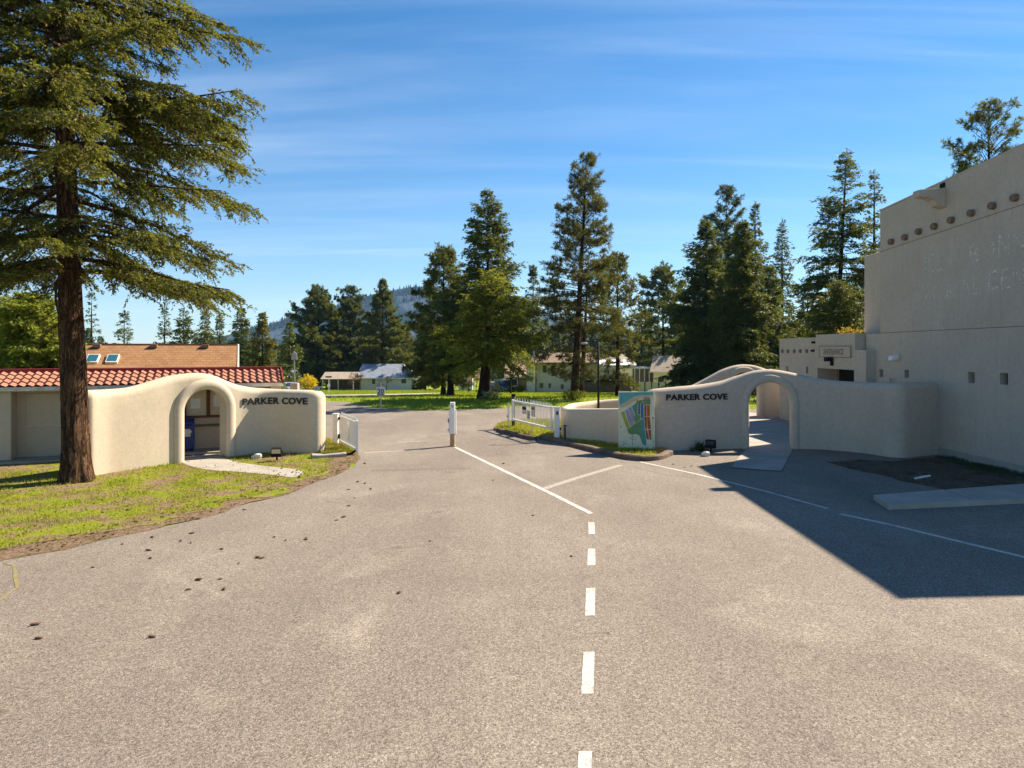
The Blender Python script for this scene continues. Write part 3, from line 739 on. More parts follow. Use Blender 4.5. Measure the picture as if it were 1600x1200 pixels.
# ------------------------------------------------------------------ rounded adobe walls
def smooth1(a, k):
    a = np.array(a, float)
    for _ in range(k):
        b = a.copy(); b[1:-1] = (a[:-2] + 2 * a[1:-1] + a[2:]) / 4; a = b
    return a
class Wall:
    """path of the front face in plan with top heights; thickness goes to the left of the direction of travel"""
    def __init__(s, knots, thick, n=400, sm=260, thick_at=None):
        K = np.array(knots, float); d = np.concatenate([[0], np.cumsum(np.linalg.norm(np.diff(K[:, :2], axis=0), axis=1))])
        q = np.linspace(0, d[-1], n)
        s.x = smooth1(np.interp(q, d, K[:, 0]), sm); s.y = smooth1(np.interp(q, d, K[:, 1]), sm); s.zt = smooth1(np.interp(q, d, K[:, 2]), sm)
        s.a = np.concatenate([[0], np.cumsum(np.hypot(np.diff(s.x), np.diff(s.y)))]); s.L = s.a[-1]; s.th = thick; s.thk = thick_at
    def at(s, a):
        x, y, z = np.interp(a, s.a, s.x), np.interp(a, s.a, s.y), np.interp(a, s.a, s.zt)
        e = .12; x0, x1 = np.interp(a - e, s.a, s.x), np.interp(a + e, s.a, s.x); y0, y1 = np.interp(a - e, s.a, s.y), np.interp(a + e, s.a, s.y)
        t = Vector((x1 - x0, y1 - y0)).normalized(); return Vector((x, y)), t, Vector((-t.y, t.x)), float(z)
    def a_of_px(s, px):
        p = CX + F * s.x / s.y; return float(s.a[np.argmin(np.abs(p - px))])
    def section(s, a, z0, th, zt, drop=0.0):
        p, t, n, _ = s.at(a); c = s.th / 2; r = min(th / 2, .24)
        z1 = zt - drop; out = []
        lo = c - th / 2; hi = c + th / 2; NS = 7
        zz = [z0 + (z1 - r - z0) * i / NS for i in range(NS + 1)]
        for z in zz: out.append((lo, z))
        for k in range(1, 6): out.append((lo + r - r * math.cos(math.pi / 2 * k / 6), z1 - r + r * math.sin(math.pi / 2 * k / 6)))
        out.append((lo + r, z1)); out.append((hi - r, z1))
        for k in range(1, 6): out.append((hi - r + r * math.sin(math.pi / 2 * k / 6), z1 - r + r * math.cos(math.pi / 2 * k / 6)))
        for z in reversed(zz): out.append((hi, z))
        out.append((c, z0))
        return [(p.x + n.x * o, p.y + n.y * o, z + gz(0)) for o, z in out]
    def mesh(s, arch=None, round0=True, round1=True, r0=.22, step=.09, uneven=.012):
        sam = list(np.arange(0, s.L, step)) + [s.L]
        for rr, on, end in ((r0, round0, 0), (r0, round1, s.L)):
            if on: sam += [abs(end - rr * (1 - math.cos(u * math.pi / 2))) for u in (0, .2, .4, .6, .8, 1)]
        loops = []
        if arch:
            sl, sr, zt = arch; sc, hw = (sl + sr) / 2, (sr - sl) / 2; spring = zt - hw
            sam = [q for q in sam if not sl - 1e-6 <= q <= sr + 1e-6] + [sc - hw * math.cos(u * math.pi) for u in np.linspace(0, 1, 25)]
        sam = sorted(set(round(float(q), 5) for q in sam))
        for q in sam:
            zt_ = s.at(q)[3]; th = s.th if s.thk is None else s.thk(q)
            drop = 0
            for on, d in ((round0, q), (round1, s.L - q)):
                if on and d < r0:
                    f = math.sqrt(max(0.003, 1 - (1 - d / r0) ** 2)); th = th * f; drop = max(drop, .14 * (1 - f))
            nz = mnoise.noise(Vector((q * .9, zt_, 3))) * uneven
            if arch and sl - 1e-4 <= q <= sr + 1e-4:
                z0 = spring + math.sqrt(max(0, hw * hw - (q - sc) ** 2))
                if abs(q - sl) < 2e-4: loops.append((q, 0.0, th, zt_ + nz, drop)); loops.append((q, spring, th, zt_ + nz, drop))
                elif abs(q - sr) < 2e-4: loops.append((q, spring, th, zt_ + nz, drop)); loops.append((q, 0.0, th, zt_ + nz, drop))
                else: loops.append((q, z0, th, zt_ + nz, drop))
            else: loops.append((q, -.04, th, zt_ + nz, drop))
        vs = []; k = None
        for (q, z0, th, zt_, dr) in loops:
            sec = s.section(q, z0, th, zt_, dr); k = len(sec); vs += sec
        fs = [(i * k + j, (i + 1) * k + j, (i + 1) * k + (j + 1) % k, i * k + (j + 1) % k) for i in range(len(loops) - 1) for j in range(k)]
        fs += [tuple(range(k)), tuple(reversed(range((len(loops) - 1) * k, len(loops) * k)))]
        me = bpy.data.meshes.new('wall'); me.from_pydata([v for v in vs], [], fs)
        bm = bmesh.new(); bm.from_mesh(me); bmesh.ops.dissolve_degenerate(bm, dist=1e-5, edges=bm.edges); bmesh.ops.recalc_face_normals(bm, faces=bm.faces)
        for e in bm.edges: e.smooth = len(e.link_faces) == 2 and e.calc_face_angle(0) < .8
        bm.to_mesh(me); bm.free(); return me
    def ring(s, arch, rad=.13, proud=.07, k=10, side=0.0):
        sl, sr, zt = arch; hw = (sr - sl) / 2; sc = (sl + sr) / 2; spring = zt - hw; pts = []
        R_ = hw + rad * .55
        for z in np.linspace(0, spring, 12)[:-1]: pts.append((-R_, z, -1, 0))
        for u in np.linspace(0, 1, 25): th = math.pi * (1 - u); pts.append((R_ * math.cos(th), spring + R_ * math.sin(th), math.cos(th), math.sin(th)))
        for z in np.linspace(spring, 0, 12)[1:]: pts.append((R_, z, 1, 0))
        vs = []
        for (ds, z, ex, ez) in pts:
            for j in range(k):
                ph = 2 * math.pi * j / k
                q = sc + ds + ex * rad * math.cos(ph); zz = z + ez * rad * math.cos(ph); o = side - proud * math.sin(ph) + .01
                p, t, n, _ = s.at(min(max(q, 0), s.L)); vs.append((p.x + n.x * o, p.y + n.y * o, max(zz, -.03)))
        m = len(pts)
        fs = [(i * k + j, i * k + (j + 1) % k, (i + 1) * k + (j + 1) % k, (i + 1) * k + j) for i in range(m - 1) for j in range(k)]
        me = bpy.data.meshes.new('ring'); me.from_pydata(vs, [], fs)
        bm = bmesh.new(); bm.from_mesh(me); bmesh.ops.recalc_face_normals(bm, faces=bm.faces); bm.to_mesh(me); bm.free(); return me

def text_mesh(s, extr=.02, offs=.0, size=1.0, spacing=1.0):
    cu = bpy.data.curves.new('t', 'FONT'); cu.body = s; cu.extrude = extr; cu.offset = offs; cu.size = size; cu.space_character = spacing
    cu.resolution_u = 4
    o = bpy.data.objects.new('t', cu); COL.objects.link(o)
    dg = bpy.context.evaluated_depsgraph_get(); me = bpy.data.meshes.new_from_object(o.evaluated_get(dg))
    bpy.data.objects.remove(o); bpy.data.curves.remove(cu); me.materials.clear()
    xs = [v.co.x for v in me.vertices]; ys = [v.co.y for v in me.vertices]
    x0, x1, y0, y1 = min(xs), max(xs), min(ys), max(ys)
    for v in me.vertices: v.co.x = (v.co.x - x0) / (x1 - x0); v.co.y = (v.co.y - y0) / (y1 - y0)
    return me          # x,y in 0..1, z = depth -extr..extr
def text_plane(s, name, o, u, w, h, nrm, mat, parent, extr=.01, offs=0.0, up=Vector((0, 0, 1)), world=True):
    """text on a flat face: origin o (lower left), unit u to the right, size w x h, standing proud along nrm"""
    me = text_mesh(s, 1.0, offs); o = Vector(o); u = Vector(u).normalized(); nrm = Vector(nrm).normalized()
    for v in me.vertices: v.co = o + u * (v.co.x * w) + up * (v.co.y * h) + nrm * (extr * (v.co.z + 1) * .5)
    return link(name, me, mat, parent, world)
def text_wall(s, wall, a0, a1, z0, z1, mat, parent, proud=.035):
    me = text_mesh(s, 1.0, .032, spacing=1.06)
    for v in me.vertices:
        aa = a0 + (a1 - a0) * v.co.x; p, t, n, _ = wall.at(aa); d = ((wall.th - wall.thk(aa)) / 2 if wall.thk else 0) - proud * (.35 + .65 * (v.co.z + 1) * .5)
        v.co = Vector((p.x + n.x * d, p.y + n.y * d, z0 + (z1 - z0) * v.co.y))
    return link('lettering', me, mat, parent, True)

def kn(px, by, ty):
    g = G(px, by); return (g.x, g.y, PZ(ty, g.y))

# left entrance wall
LW = Wall([kn(136, 746.5, 610), kn(170, 740, 609.5), kn(205, 735, 607), kn(240, 730, 597), kn(270, 725.5, 587), kn(300, 722, 583.5), kn(318, 720, 582.5), kn(335, 718, 585), kn(356, 715.5, 594),
           kn(380, 712, 603), kn(408, 709, 607.5), kn(430, 708.5, 609), kn(455, 709, 610), kn(480, 709.5, 610.5), kn(498, 709, 611), kn(507, 705, 611)], .55, sm=110)
def _lth(q):   # swells towards the road end
    return .55 + .22 * max(0, min(1, (q - LW.L + 2.2) / 1.6))
LW.thk = _lth
lroot = thing('entrance_wall', 'cream rounded adobe wall with arch left of the road behind the big fir', 'wall', (LW.x[0], LW.y[0], 0))
archL = (LW.a_of_px(284), LW.a_of_px(357), 2.36)
link('wall', LW.mesh(archL), M['stucco_l'], lroot, True, True)
link('arch_surround', LW.ring(archL, .17, .10), M['stucco_l'], lroot, True, True)
text_wall('PARKER COVE', LW, LW.a_of_px(378.5), LW.a_of_px(482), 1.70, 1.93, M['letter'], lroot)

# right entrance wall
RW = Wall([kn(1008, 704.5, 610), kn(1023, 705, 608.5), kn(1060, 704, 605), kn(1100, 702.5, 601), kn(1132, 701.5, 596), kn(1156, 701, 587), kn(1180, 701, 579), kn(1205, 701, 576.5), kn(1222, 701, 578.5), kn(1246, 701.5, 584),
           kn(1280, 702.5, 592), kn(1307, 704, 595.5), kn(1350, 708, 597.5), kn(1392, 715, 598.5), kn(1412, 716, 598.5), kn(1440, 713, 597.5), kn(1470, 710.5, 597)], .46, sm=60)
rroot = thing('entrance_wall', 'grey shaded adobe wall with arch right of the road joining the building', 'wall', (RW.x[0], RW.y[0], 0))
archR = (RW.a_of_px(1167.5), RW.a_of_px(1238.5), 2.45)
link('wall', RW.mesh(archR, True, False, r0=.3), M['stucco_r'], rroot, True, True)
link('arch_surround', RW.ring(archR, .15, .09), M['stucco_r'], rroot, True, True)
text_wall('PARKER COVE', RW, RW.a_of_px(1041), RW.a_of_px(1136.5), 1.775, 1.995, M['letter'], rroot)

# rear wall with the second arch
def kY(px, Y, ty): return (GX(px, Y).x, Y, PZ(ty, Y))
BW = Wall([kY(1050, 35.5, 612), kY(1085, 35.6, 602), kY(1110, 35.7, 589), kY(1130, 35.8, 578), kY(1150, 35.9, 571), kY(1166, 36, 569), kY(1182, 36, 571), kY(1200, 36, 577), kY(1225, 36, 586), kY(1260, 35.6, 592), kY(1330, 35, 594)], .5, sm=60)
broot = thing('rear_wall', 'second rounded arch wall standing behind the right entrance wall', 'wall', (BW.x[0], BW.y[0], 0))
archB = (BW.a_of_px(1139), BW.a_of_px(1187), 2.42)
link('wall', BW.mesh(archB, True, False), M['stucco_r'], broot, True, True)
link('arch_surround', BW.ring(archB, .15, .09), M['stucco_r'], broot, True, True)

# low planter wall curling round the street lamp
def k3(px, by, z): g = G(px, by); return (g.x, g.y, z)
PWk = [(7.0, 29.3, 1.75), (6.2, 29.9, 1.55), (4.9, 30.4, 1.40), (3.6, 30.2, 1.33), (2.35, 29.0, 1.28), (1.95, 27.8, 1.25)] + [k3(882, 689.5, 1.25), k3(900, 691, 1.29), k3(925, 693, 1.33), k3(950, 696, 1.37), k3(970, 698.5, 1.42), k3(1012, 704, 1.46)]
PW = Wall(PWk, .34, sm=140)
o = link('planter_wall', PW.mesh(None, True, False), M['stucco_l'], None, False, True)
tag(o, 'low curved cream planter wall between the right gate and map board', 'wall')
# ------------------------------------------------------------------ buildings
def panel(mb, gl, o, u, nrm, Wd, Ht, holes, mi=0, ztop=None):
    """wall face with real recessed openings; holes (x0,x1,z0,z1,depth); backs of the holes go to gl"""
    o = Vector(o); u = Vector((u[0], u[1], 0)).normalized(); n = Vector((nrm[0], nrm[1], 0)).normalized(); up = Vector((0, 0, 1))
    xs = sorted({0.0, Wd} | {h[0] for h in holes} | {h[1] for h in holes}); zs = sorted({0.0, Ht} | {h[2] for h in holes} | {h[3] for h in holes})
    P = lambda x, z, d=0.0: o + u * x + up * z - n * d
    for i in range(len(xs) - 1):
        for j in range(len(zs) - 1):
            cx, cz = (xs[i] + xs[i + 1]) / 2, (zs[j] + zs[j + 1]) / 2
            if any(h[0] < cx < h[1] and h[2] < cz < h[3] for h in holes): continue
            mb.add([P(xs[i], zs[j]), P(xs[i + 1], zs[j]), P(xs[i + 1], zs[j + 1]), P(xs[i], zs[j + 1])], [(0, 1, 2, 3)], mi)
    for (a, b, c, d, dp) in holes:
        for q in (((a, c), (a, d)), ((b, d), (b, c)), ((b, c), (a, c)), ((a, d), (b, d))):
            (x0, z0), (x1, z1) = q
            mb.add([P(x0, z0), P(x1, z1), P(x1, z1, dp), P(x0, z0, dp)], [(0, 1, 2, 3)], mi)
        if gl is not None: gl.append((P(a, c, dp), P(b, c, dp), P(b, d, dp), P(a, d, dp)))
def quadpart(name, q, mat, parent, push=.02, world=True):
    n = (Vector(q[1]) - Vector(q[0])).cross(Vector(q[3]) - Vector(q[0])).normalized()
    mb = MB(); mb.solid([Vector(p) - n * push for p in q], n * (push * .98)); return mb.build(name, mat, parent, world)

# ---- historic centre on the right
def PX(Y, off=0.0): return 15.81 - .0573 * Y - off
def PY(px, off=0.0): k = (px - CX) / F; return (15.81 - off) / (k + .0573)
un = Vector((.0572, -.9984, 0)); nn = Vector((-.9984, -.0572, 0))      # along the wall towards the viewer, outward
YN, YF = 15.88, 26.5
hc = thing('heritage_building', 'large grey adobe style building filling the right side with entrance block', 'building', (PX(YF), YF, 0))
far = Vector((PX(27.45), 27.45, 0)); Lm = (Vector((PX(YN), YN, 0)) - far).length
def sW(px, off=0.0):
    Y = PY(px, off); return (Vector((PX(Y), Y, 0)) - far).length * (1 if Y < far.y else -1), Y
wins = [(1374, 1380, 577, 589), (1413, 1420, 578, 591), (1512.5, 1523, 581.5, 598.5), (1562, 1575, 583, 601)]
holes = []
for a, b, c, d in wins:
    s0, Ya = sW(a); s1, Yb = sW(b); Ym = (Ya + Yb) / 2; holes.append((s0, s1, PZ(d, Ym), PZ(c, Ym), .22))
wall = MB(); gl = []
panel(wall, gl, far, un, nn, Lm, 4.2, holes)
# upper storey with parapet rising slightly towards the viewer
zt = lambda Y: 8.99 + (YF - Y) * (.5 / 6.92)
a = Vector((PX(YF), YF, 4.2)); b = Vector((PX(YN), YN, 4.2))
back = Vector((22, 22 * .0573, 0))
A, B = a + back, b + back
def q4(mb, *p): mb.add([Vector(x) for x in p], [(0, 1, 2, 3)])
za, zb = Vector((0, 0, zt(YF) - 4.2)), Vector((0, 0, zt(YN) - 4.2))
q4(wall, a, b, b + zb, a + za)                     # west face
g0 = Vector((0, 0, -4.2))
q4(wall, b + g0, B + g0, B + zb, b + zb)           # south face
q4(wall, A, a, a + za, A + za)                     # north face
q4(wall, A + g0, B + g0, B + zb, A + za)
q4(wall, a + za, b + zb, B + zb, A + za)           # top
# lower mass beyond, roof of the ground floor
f0 = far; e1 = Vector((PX(35.3), 35.3, 0))
q4(wall, f0 + Vector((0, 0, 4.2)), a, A, f0 + back + Vector((0, 0, 4.2)))
link('wall', wall.mesh(), M['stucco_b'], hc, True)
for q in gl: quadpart('window', q, M['glass'], hc)
# soft coping rolls along the parapet edges
cp = MB(); cp.tube([a + za + Vector((.05, 0, -.03)), b + zb + Vector((.05, 0, -.03))], .07, 8)
cp.build('coping', M['stucco_b'], hc, True, smooth=True)
mm = MB(); a2 = Vector((14.85, 26.52, 4.2)); mm.prism([(14.85, 26.52), (15.0, 29.1), (34, 29.6), (34, 26.9)], 4.19, 7.55)
mm.build('rear_tower', M['stucco_b'], hc, True, bevel=.06)
# entrance block
eb = MB(); gl2 = []
def blk(px0, px1, off, z0, z1, holes=(), cap=True):
    Ya, Yb = PY(px0, off), PY(px1, off); p0 = Vector((PX(Ya, off), Ya, z0)); p1 = Vector((PX(Yb, off), Yb, z0)); L = (p1 - p0).length
    panel(eb, gl2, p0, un, nn, L, z1 - z0, list(holes))
    bk = -nn * 6; up = Vector((0, 0, z1 - z0))
    q4(eb, p1, p1 + bk, p1 + bk + up, p1 + up); q4(eb, p0 + bk, p0, p0 + up, p0 + bk + up); q4(eb, p0 + up, p1 + up, p1 + bk + up, p0 + bk + up)
    return p0, p1, L
offE = .40
Ya, Yb = PY(1275, offE), PY(1336, offE); Le = Ya - Yb
def sE(px): return (PY(1275, offE) - PY(px, offE)) * 1.0016
p0e, p1e, L_e = blk(1275, 1336, offE, 0, 4.23, [(sE(1277), sE(1334.5), .02, 2.74, .9)])
blk(1336, 1353, offE - .003, 0, 3.55)
w1 = []
Yl = PY(1218, .12); p0l = Vector((PX(Yl, .12), Yl, 0))
def sL(px): return (Yl - PY(px, .12)) * 1.0016
blk(1218, 1276, .12, 0, 4.12, [(sL(1228.5), sL(1231.5), PZ(580, 34.5), PZ(572, 34.5), .2), (sL(1259), sL(1263), PZ(583, 32.6), PZ(572.5, 32.6), .2)])
eb.build('entrance_block', M['stucco_b'], hc, True)
quadpart('porch_wall', gl2[0], M['olive'], hc)
for q in gl2[1:]: quadpart('window', q, M['glass'], hc)
# glazed door inside the porch
dq = gl2[0]; du = (dq[1] - dq[0]).normalized(); dn = nn
def dpt(s, z, d): return dq[0] + du * s + Vector((0, 0, z)) + dn * d
Ld = (dq[1] - dq[0]).length
dm = MB(); dm.solid([dpt(Ld * .12, 0, .03), dpt(Ld * .98, 0, .03), dpt(Ld * .98, 2.68, .03), dpt(Ld * .12, 2.68, .03)], dn * .06)
door = dm.build('door', M['black'], hc, True)
dm = MB(); dm.solid([dpt(Ld * .62, .2, .1), dpt(Ld * .80, .2, .1), dpt(Ld * .80, 2.45, .1), dpt(Ld * .62, 2.45, .1)], dn * .01)
dg = dm.build('glass', M['glass_teal'], hc, True); dg.parent = door
# entrance sign board with incised letters
Ys0, Ys1 = PY(1280, offE + .06), PY(1329, offE + .06); ps = Vector((PX(Ys0, offE), Ys0, PZ(558.5, (Ys0 + Ys1) / 2))); Ls = (Ys0 - Ys1) * 1.0016
hs = PZ(540.5, (Ys0 + Ys1) / 2) - ps.z
sb = MB(); sb.solid([ps, ps + un * Ls, ps + un * Ls + Vector((0, 0, hs)), ps + Vector((0, 0, hs))], nn * .06)
sgn = sb.build('entrance_sign', M['stucco_b'], hc, True, bevel=.012)
t = text_plane('ENTRANCE', 'lettering', ps + un * (Ls * .15) + Vector((0, 0, hs * .22)) + nn * .061, un, Ls * .64, hs * .56, nn, M['brown_wall'], hc, .012, .03); t.parent = sgn
t2 = text_plane('ENTRANCE', 'inlay', ps + un * (Ls * .15) + Vector((0, 0, hs * .22)) + nn * .0735, un, Ls * .64, hs * .56, nn, M['stucco_b'], hc, .004, -.012); t2.parent = sgn
for (ax, ay) in ((0, 0),):
    fr = MB(); th = .025
    for x0, x1, z0, z1 in ((0, Ls, 0, th), (0, Ls, hs - th, hs), (0, th, th, hs - th), (Ls - th, Ls, th, hs - th)):
        fr.solid([ps + un * x0 + Vector((0, 0, z0)) + nn * .061, ps + un * x1 + Vector((0, 0, z0)) + nn * .061, ps + un * x1 + Vector((0, 0, z1)) + nn * .061, ps + un * x0 + Vector((0, 0, z1)) + nn * .061], nn * .012)
    f = fr.build('frame', M['olive'], hc, True); f.parent = sgn
# log ends (vigas)
def wall_pt(px, py, off=0.0): Y = PY(px, off); return Vector((PX(Y, off), Y, PZ(py, Y)))
for px, py in ((1394.6, 377.7), (1416, 371), (1437.5, 362), (1462, 353.8), (1488.3, 344), (1520, 333), (1553, 321.7), (1588, 309), (1630, 294)):
    p = wall_pt(px, py); mb = MB(); rr = .115
    mb.tube([p - nn * .05, p + nn * .12, p + nn * .14], [rr, rr, rr * .9], 12); mb.build('log_end', M['viga'], hc, True)
for px in (1223, 1231.5, 1241.5, 1251, 1261):
    p = wall_pt(px, 549 + (px - 1223) * -.01, .12); mb = MB(); mb.tube([p - nn * .03, p + nn * .05, p + nn * .06], [.095, .095, .08], 10); mb.build('log_end', M['viga'], hc, True)
for px, py in ((1272, 535), (1271, 548)):
    p = wall_pt(px, py, .12); mb = MB(); mb.obox((p.x - .04, p.y), (0, 1), .12, .04, p.z - .05, p.z + .05); mb.build('vent', M['black'], hc, True)
# canale spout
p = wall_pt(1473, 303); mb = MB()
pr = [(0, .16), (.92, .10), (.95, .0), (.92, -.12), (.62, -.16), (.42, -.24), (.30, -.42), (0, -.50)]
mb.solid([p + nn * a_ + Vector((0, 0, z_)) - un * .17 for a_, z_ in pr], un * .34); mb.build('spout', M['stucco_b'], hc, True, bevel=.02)
p = wall_pt(1474, 293); mb = MB(); mb.solid([p + nn * .0 - un * .1, p + nn * .01 + un * .1, p + nn * .01 + un * .1 + Vector((0, 0, .14)), p - un * .1 + Vector((0, 0, .14))], nn * .06); mb.build('scupper', M['black'], hc, True)
# control joints
for z0, z1, px0 in ((4.2, 4.26, 1377), (7.35, 7.95, 1377)):
    q0 = Vector((PX(YF), YF, z0)); q1 = Vector((PX(YN), YN, z1)); mb = MB()
    mb.solid([q0, q1, q1 + Vector((0, 0, .022)), q0 + Vector((0, 0, .022))], nn * .004); mb.build('joint', M['viga'], hc, True)
# foundation strip
p = [Vector((PX(Y, .0), Y, 0)) for Y in (23.2, YN)]; mb = MB()
mb.solid([p[0] - nn * .02 + Vector((0, 0, -.05)), p[1] - nn * .02 + Vector((0, 0, -.05)), p[1] - nn * .02 + Vector((0, 0, .23)), p[0] - nn * .02 + Vector((0, 0, .26))], nn * .07)
mb.build('foundation', M['concrete'], hc, True, bevel=.01)
# white security light and pipe
p = wall_pt(1399, 553); mb = MB(); mb.solid([p, p + Vector((0, 0, -.2)), p + nn * .28 + Vector((0, 0, -.24)), p + nn * .28 + Vector((0, 0, -.08))], un * .24); mb.build('security_light', M['white'], hc, True, bevel=.01)
p = wall_pt(1395.5, 597, .0) + nn * .12; mb = MB(); mb.tube([p + Vector((0, 0, -.4)), p + Vector((0, 0, .16))], .05, 8); mb.build('vent_pipe', M['grey_metal'], hc, True)
p = wall_pt(1300, 564, offE); mb = MB(); mb.obox((p.x - .16, p.y), (0, 1), .16, .12, p.z - .02, p.z + .16); mb.obox((p.x - .05, p.y - .08), (0, 1), .05, .05, p.z - .2, p.z - .02)
mb.build('flood_light', M['black'], hc, True)
# ghosts of removed lettering: pale outlines left on the stucco
def ghost(s, px0, px1, b0, b1, t0, t1, off):
    me = text_mesh(s, 1.0, off)
    Pa, Pb, Ta, Tb = wall_pt(px0, b0), wall_pt(px1, b1), wall_pt(px0, t0), wall_pt(px1, t1)
    La = (Pb - Pa).length
    for v in me.vertices:
        lo = Pa.lerp(Pb, v.co.x); hi = Ta.lerp(Tb, v.co.x); v.co = lo.lerp(hi, v.co.y) + nn * (.0015 + .001 * v.co.z)
    return link('faded_lettering', me, GH, hc, True)
tt = NT('ghost_letter'); g_ = tt.geo()
mfac = tt.ramp(tt.noise(g_, 7, 5, .7), [(.42, 0.0), (.58, .95)])
bb = tt.n('ShaderNodeBsdfPrincipled'); bb.inputs['Base Color'].default_value = (.70, .64, .55, 1); bb.inputs['Roughness'].default_value = .9
tp = tt.n('ShaderNodeBsdfTransparent'); ms_ = tt.n('ShaderNodeMixShader'); tt.l(mfac, ms_.inputs[0]); tt.l(tp.outputs[0], ms_.inputs[1]); tt.l(bb.outputs[0], ms_.inputs[2]); tt.l(ms_.outputs[0], tt.out.inputs[0])
GH = tt.m
ghost('B', 1515, 1530.5, 412, 409, 386, 378, .0); ghost('O', 1539, 1554, 405, 400, 378, 373, -.01); ghost('N', 1560, 1577, 404, 398, 367, 357, .0); ghost('N', 1584, 1600, 397, 391, 363, 354, -.01)
ghost('KET', 1446, 1494, 430, 415, 398, 390, -.015)
ghost('C', 1542, 1560, 455, 452, 425, 420, -.005); ghost('E', 1564, 1578, 453, 450, 421, 417, -.01); ghost('N', 1583, 1600, 449, 446, 416, 410, -.015)
ghost('STOR', 1430, 1492, 470, 465, 448, 442, -.015); ghost('AL', 1500, 1530, 463, 460, 436, 430, -.015)

# ---- mail kiosk with tiled roof
kA = Vector((-16.03, 22.07, 0)); ku = Vector((.926, .378, 0)).normalized(); kf = Vector((.378, -.926, 0)).normalized()
def KP(s, d, z): return kA + ku * s + kf * d + Vector((0, 0, z))
S0, S1 = -5.0, 8.12
kio = thing('mail_kiosk', 'long low shelter with terracotta tile roof behind the left entrance wall', 'shelter', tuple(KP(S0, 0, 0)))
def kbox(mb, s0, s1, d0, d1, z0, z1, mi=0): mb.solid([KP(s0, d0, z0), KP(s1, d0, z0), KP(s1, d1, z0), KP(s0, d1, z0)][::-1], (0, 0, z1 - z0), mi)
mb = MB(); kbox(mb, S0, S1 - .15, -2.2, 0, 0, 2.52); mb.build('wall', M['stucco_l'], kio, True)
mb = MB(); kbox(mb, S0, .02, 0.002, .62, .09, 2.25); mb.build('pillar', M['stucco_l'], kio, True, bevel=.02)
mb = MB(); kbox(mb, 7.75, 8.1, .02, .5, 0, 2.25); mb.build('pillar', M['stucco_l'], kio, True)
mb = MB(); kbox(mb, .28, 4.2, .001, .04, 1.08, 2.14); mb.build('panel', M['stucco_l'], kio, True, bevel=.008)
mb = MB(); kbox(mb, .28, 4.2, .041, .055, 1.06, 1.085); mb.build('panel_trim', M['white_worn'], kio, True)
mb = MB(); kbox(mb, S0, 6.9, 0.003, 1.05, -.02, .085); mb.build('base', M['concrete'], kio, True, bevel=.01)
mb = MB(); kbox(mb, S0, S1, .003, .80, 2.26, 2.30); mb.build('soffit', M['stucco_l'], kio, True)
mb = MB(); kbox(mb, S0, S1 + .02, .802, .86, 2.27, 2.40); mb.build('gutter', M['white_worn'], kio, True, bevel=.01)
mb = MB(); kbox(mb, S0, S1, .70, .80, 2.36, 2.42); mb.build('fascia', M['red_trim'], kio, True)
# wavy tiles in stepped rows
ns_, rows, per = 13, 4, .235; vs = []; nS = int((S1 - S0) / per * 12); nT = rows * 6
for j in range(nT + 1):
    t_ = j / nT; r_ = min(int(t_ * rows - 1e-9), rows - 1) if j else 0
    for half in ((0, 1) if (j % 6 == 0 and 0 < j < nT) else (0,)):
        rr_ = r_ if half == 0 else r_ + 1
        frac = t_ * rows - rr_
        for i in range(nS + 1):
            s = S0 + (S1 - S0) * i / nS
            w = .030 * (math.sin(2 * math.pi * s / per) + .25 * math.sin(4 * math.pi * s / per))
            lift = .045 * (1 - frac) + .004 * mnoise.noise(Vector((s * 3, t_ * 9, 0)))
            sc_ = .012 * math.sin(2 * math.pi * s / per) * (1 - frac)
            vs.append(KP(s, .88 - 1.28 * t_ + sc_, 2.405 + .43 * t_ + w + lift))
nr = len(vs) // (nS + 1)
fs = [(j * (nS + 1) + i, j * (nS + 1) + i + 1, (j + 1) * (nS + 1) + i + 1, (j + 1) * (nS + 1) + i) for j in range(nr - 1) for i in range(nS)]
mb = MB(); mb.add(vs, fs); roof = mb.build('roof', M['tile'], kio, True, smooth=False)
mb = MB(); kbox(mb, S0, S1, -2.3, -.38, 2.53, 2.86); rr2 = mb.build('roof_deck', M['shingle_dark'], kio, True)
mb = MB(); kbox(mb, S0, S1 + .04, -.52, -.36, 2.80, 2.94); mb.build('ridge_cap', M['red_trim'], kio, True, bevel=.015)
mb = MB(); mb.solid([KP(S1, .9, 2.36), KP(S1, -.4, 2.80), KP(S1, -.4, 2.93), KP(S1, .9, 2.50)], ku * .05); mb.build('end_trim', M['red_trim'], kio, True)
# notice board on the kiosk wall
nb = thing('notice_board', 'brown framed notice board with pinned paper sheets seen through the left arch', 'notice board', tuple(KP(5, .0, 1.2)))
mb = MB(); kbox(mb, 4.93, 6.75, .005, .05, 1.22, 2.2); mb.build('backing', M['board_cream'], nb, True)
fr = MB()
for s0, s1, z0, z1 in ((4.9, 6.78, 1.17, 1.25), (4.9, 6.78, 2.17, 2.26), (4.86, 4.98, 1.17, 2.26), (5.62, 5.74, 1.25, 2.17), (6.7, 6.8, 1.25, 2.17)): kbox(fr, s0, s1, .051, .11, z0, z1)
fr.build('frame', M['brown_wood'], nb, True, bevel=.006)
for s0, s1, z0, z1 in ((5.12, 5.42, 1.5, 1.85), (5.85, 6.1, 1.55, 1.95), (6.2, 6.45, 1.5, 1.82)):
    mb = MB(); kbox(mb, s0, s1, .0505, .054, z0, z1); mb.build('paper', M['paper'], nb, True)
mb = MB(); kbox(mb, 4.95, 7.3, .001, .09, .86, .93); mb.build('ledge', M['brown_wall'], kio, True)
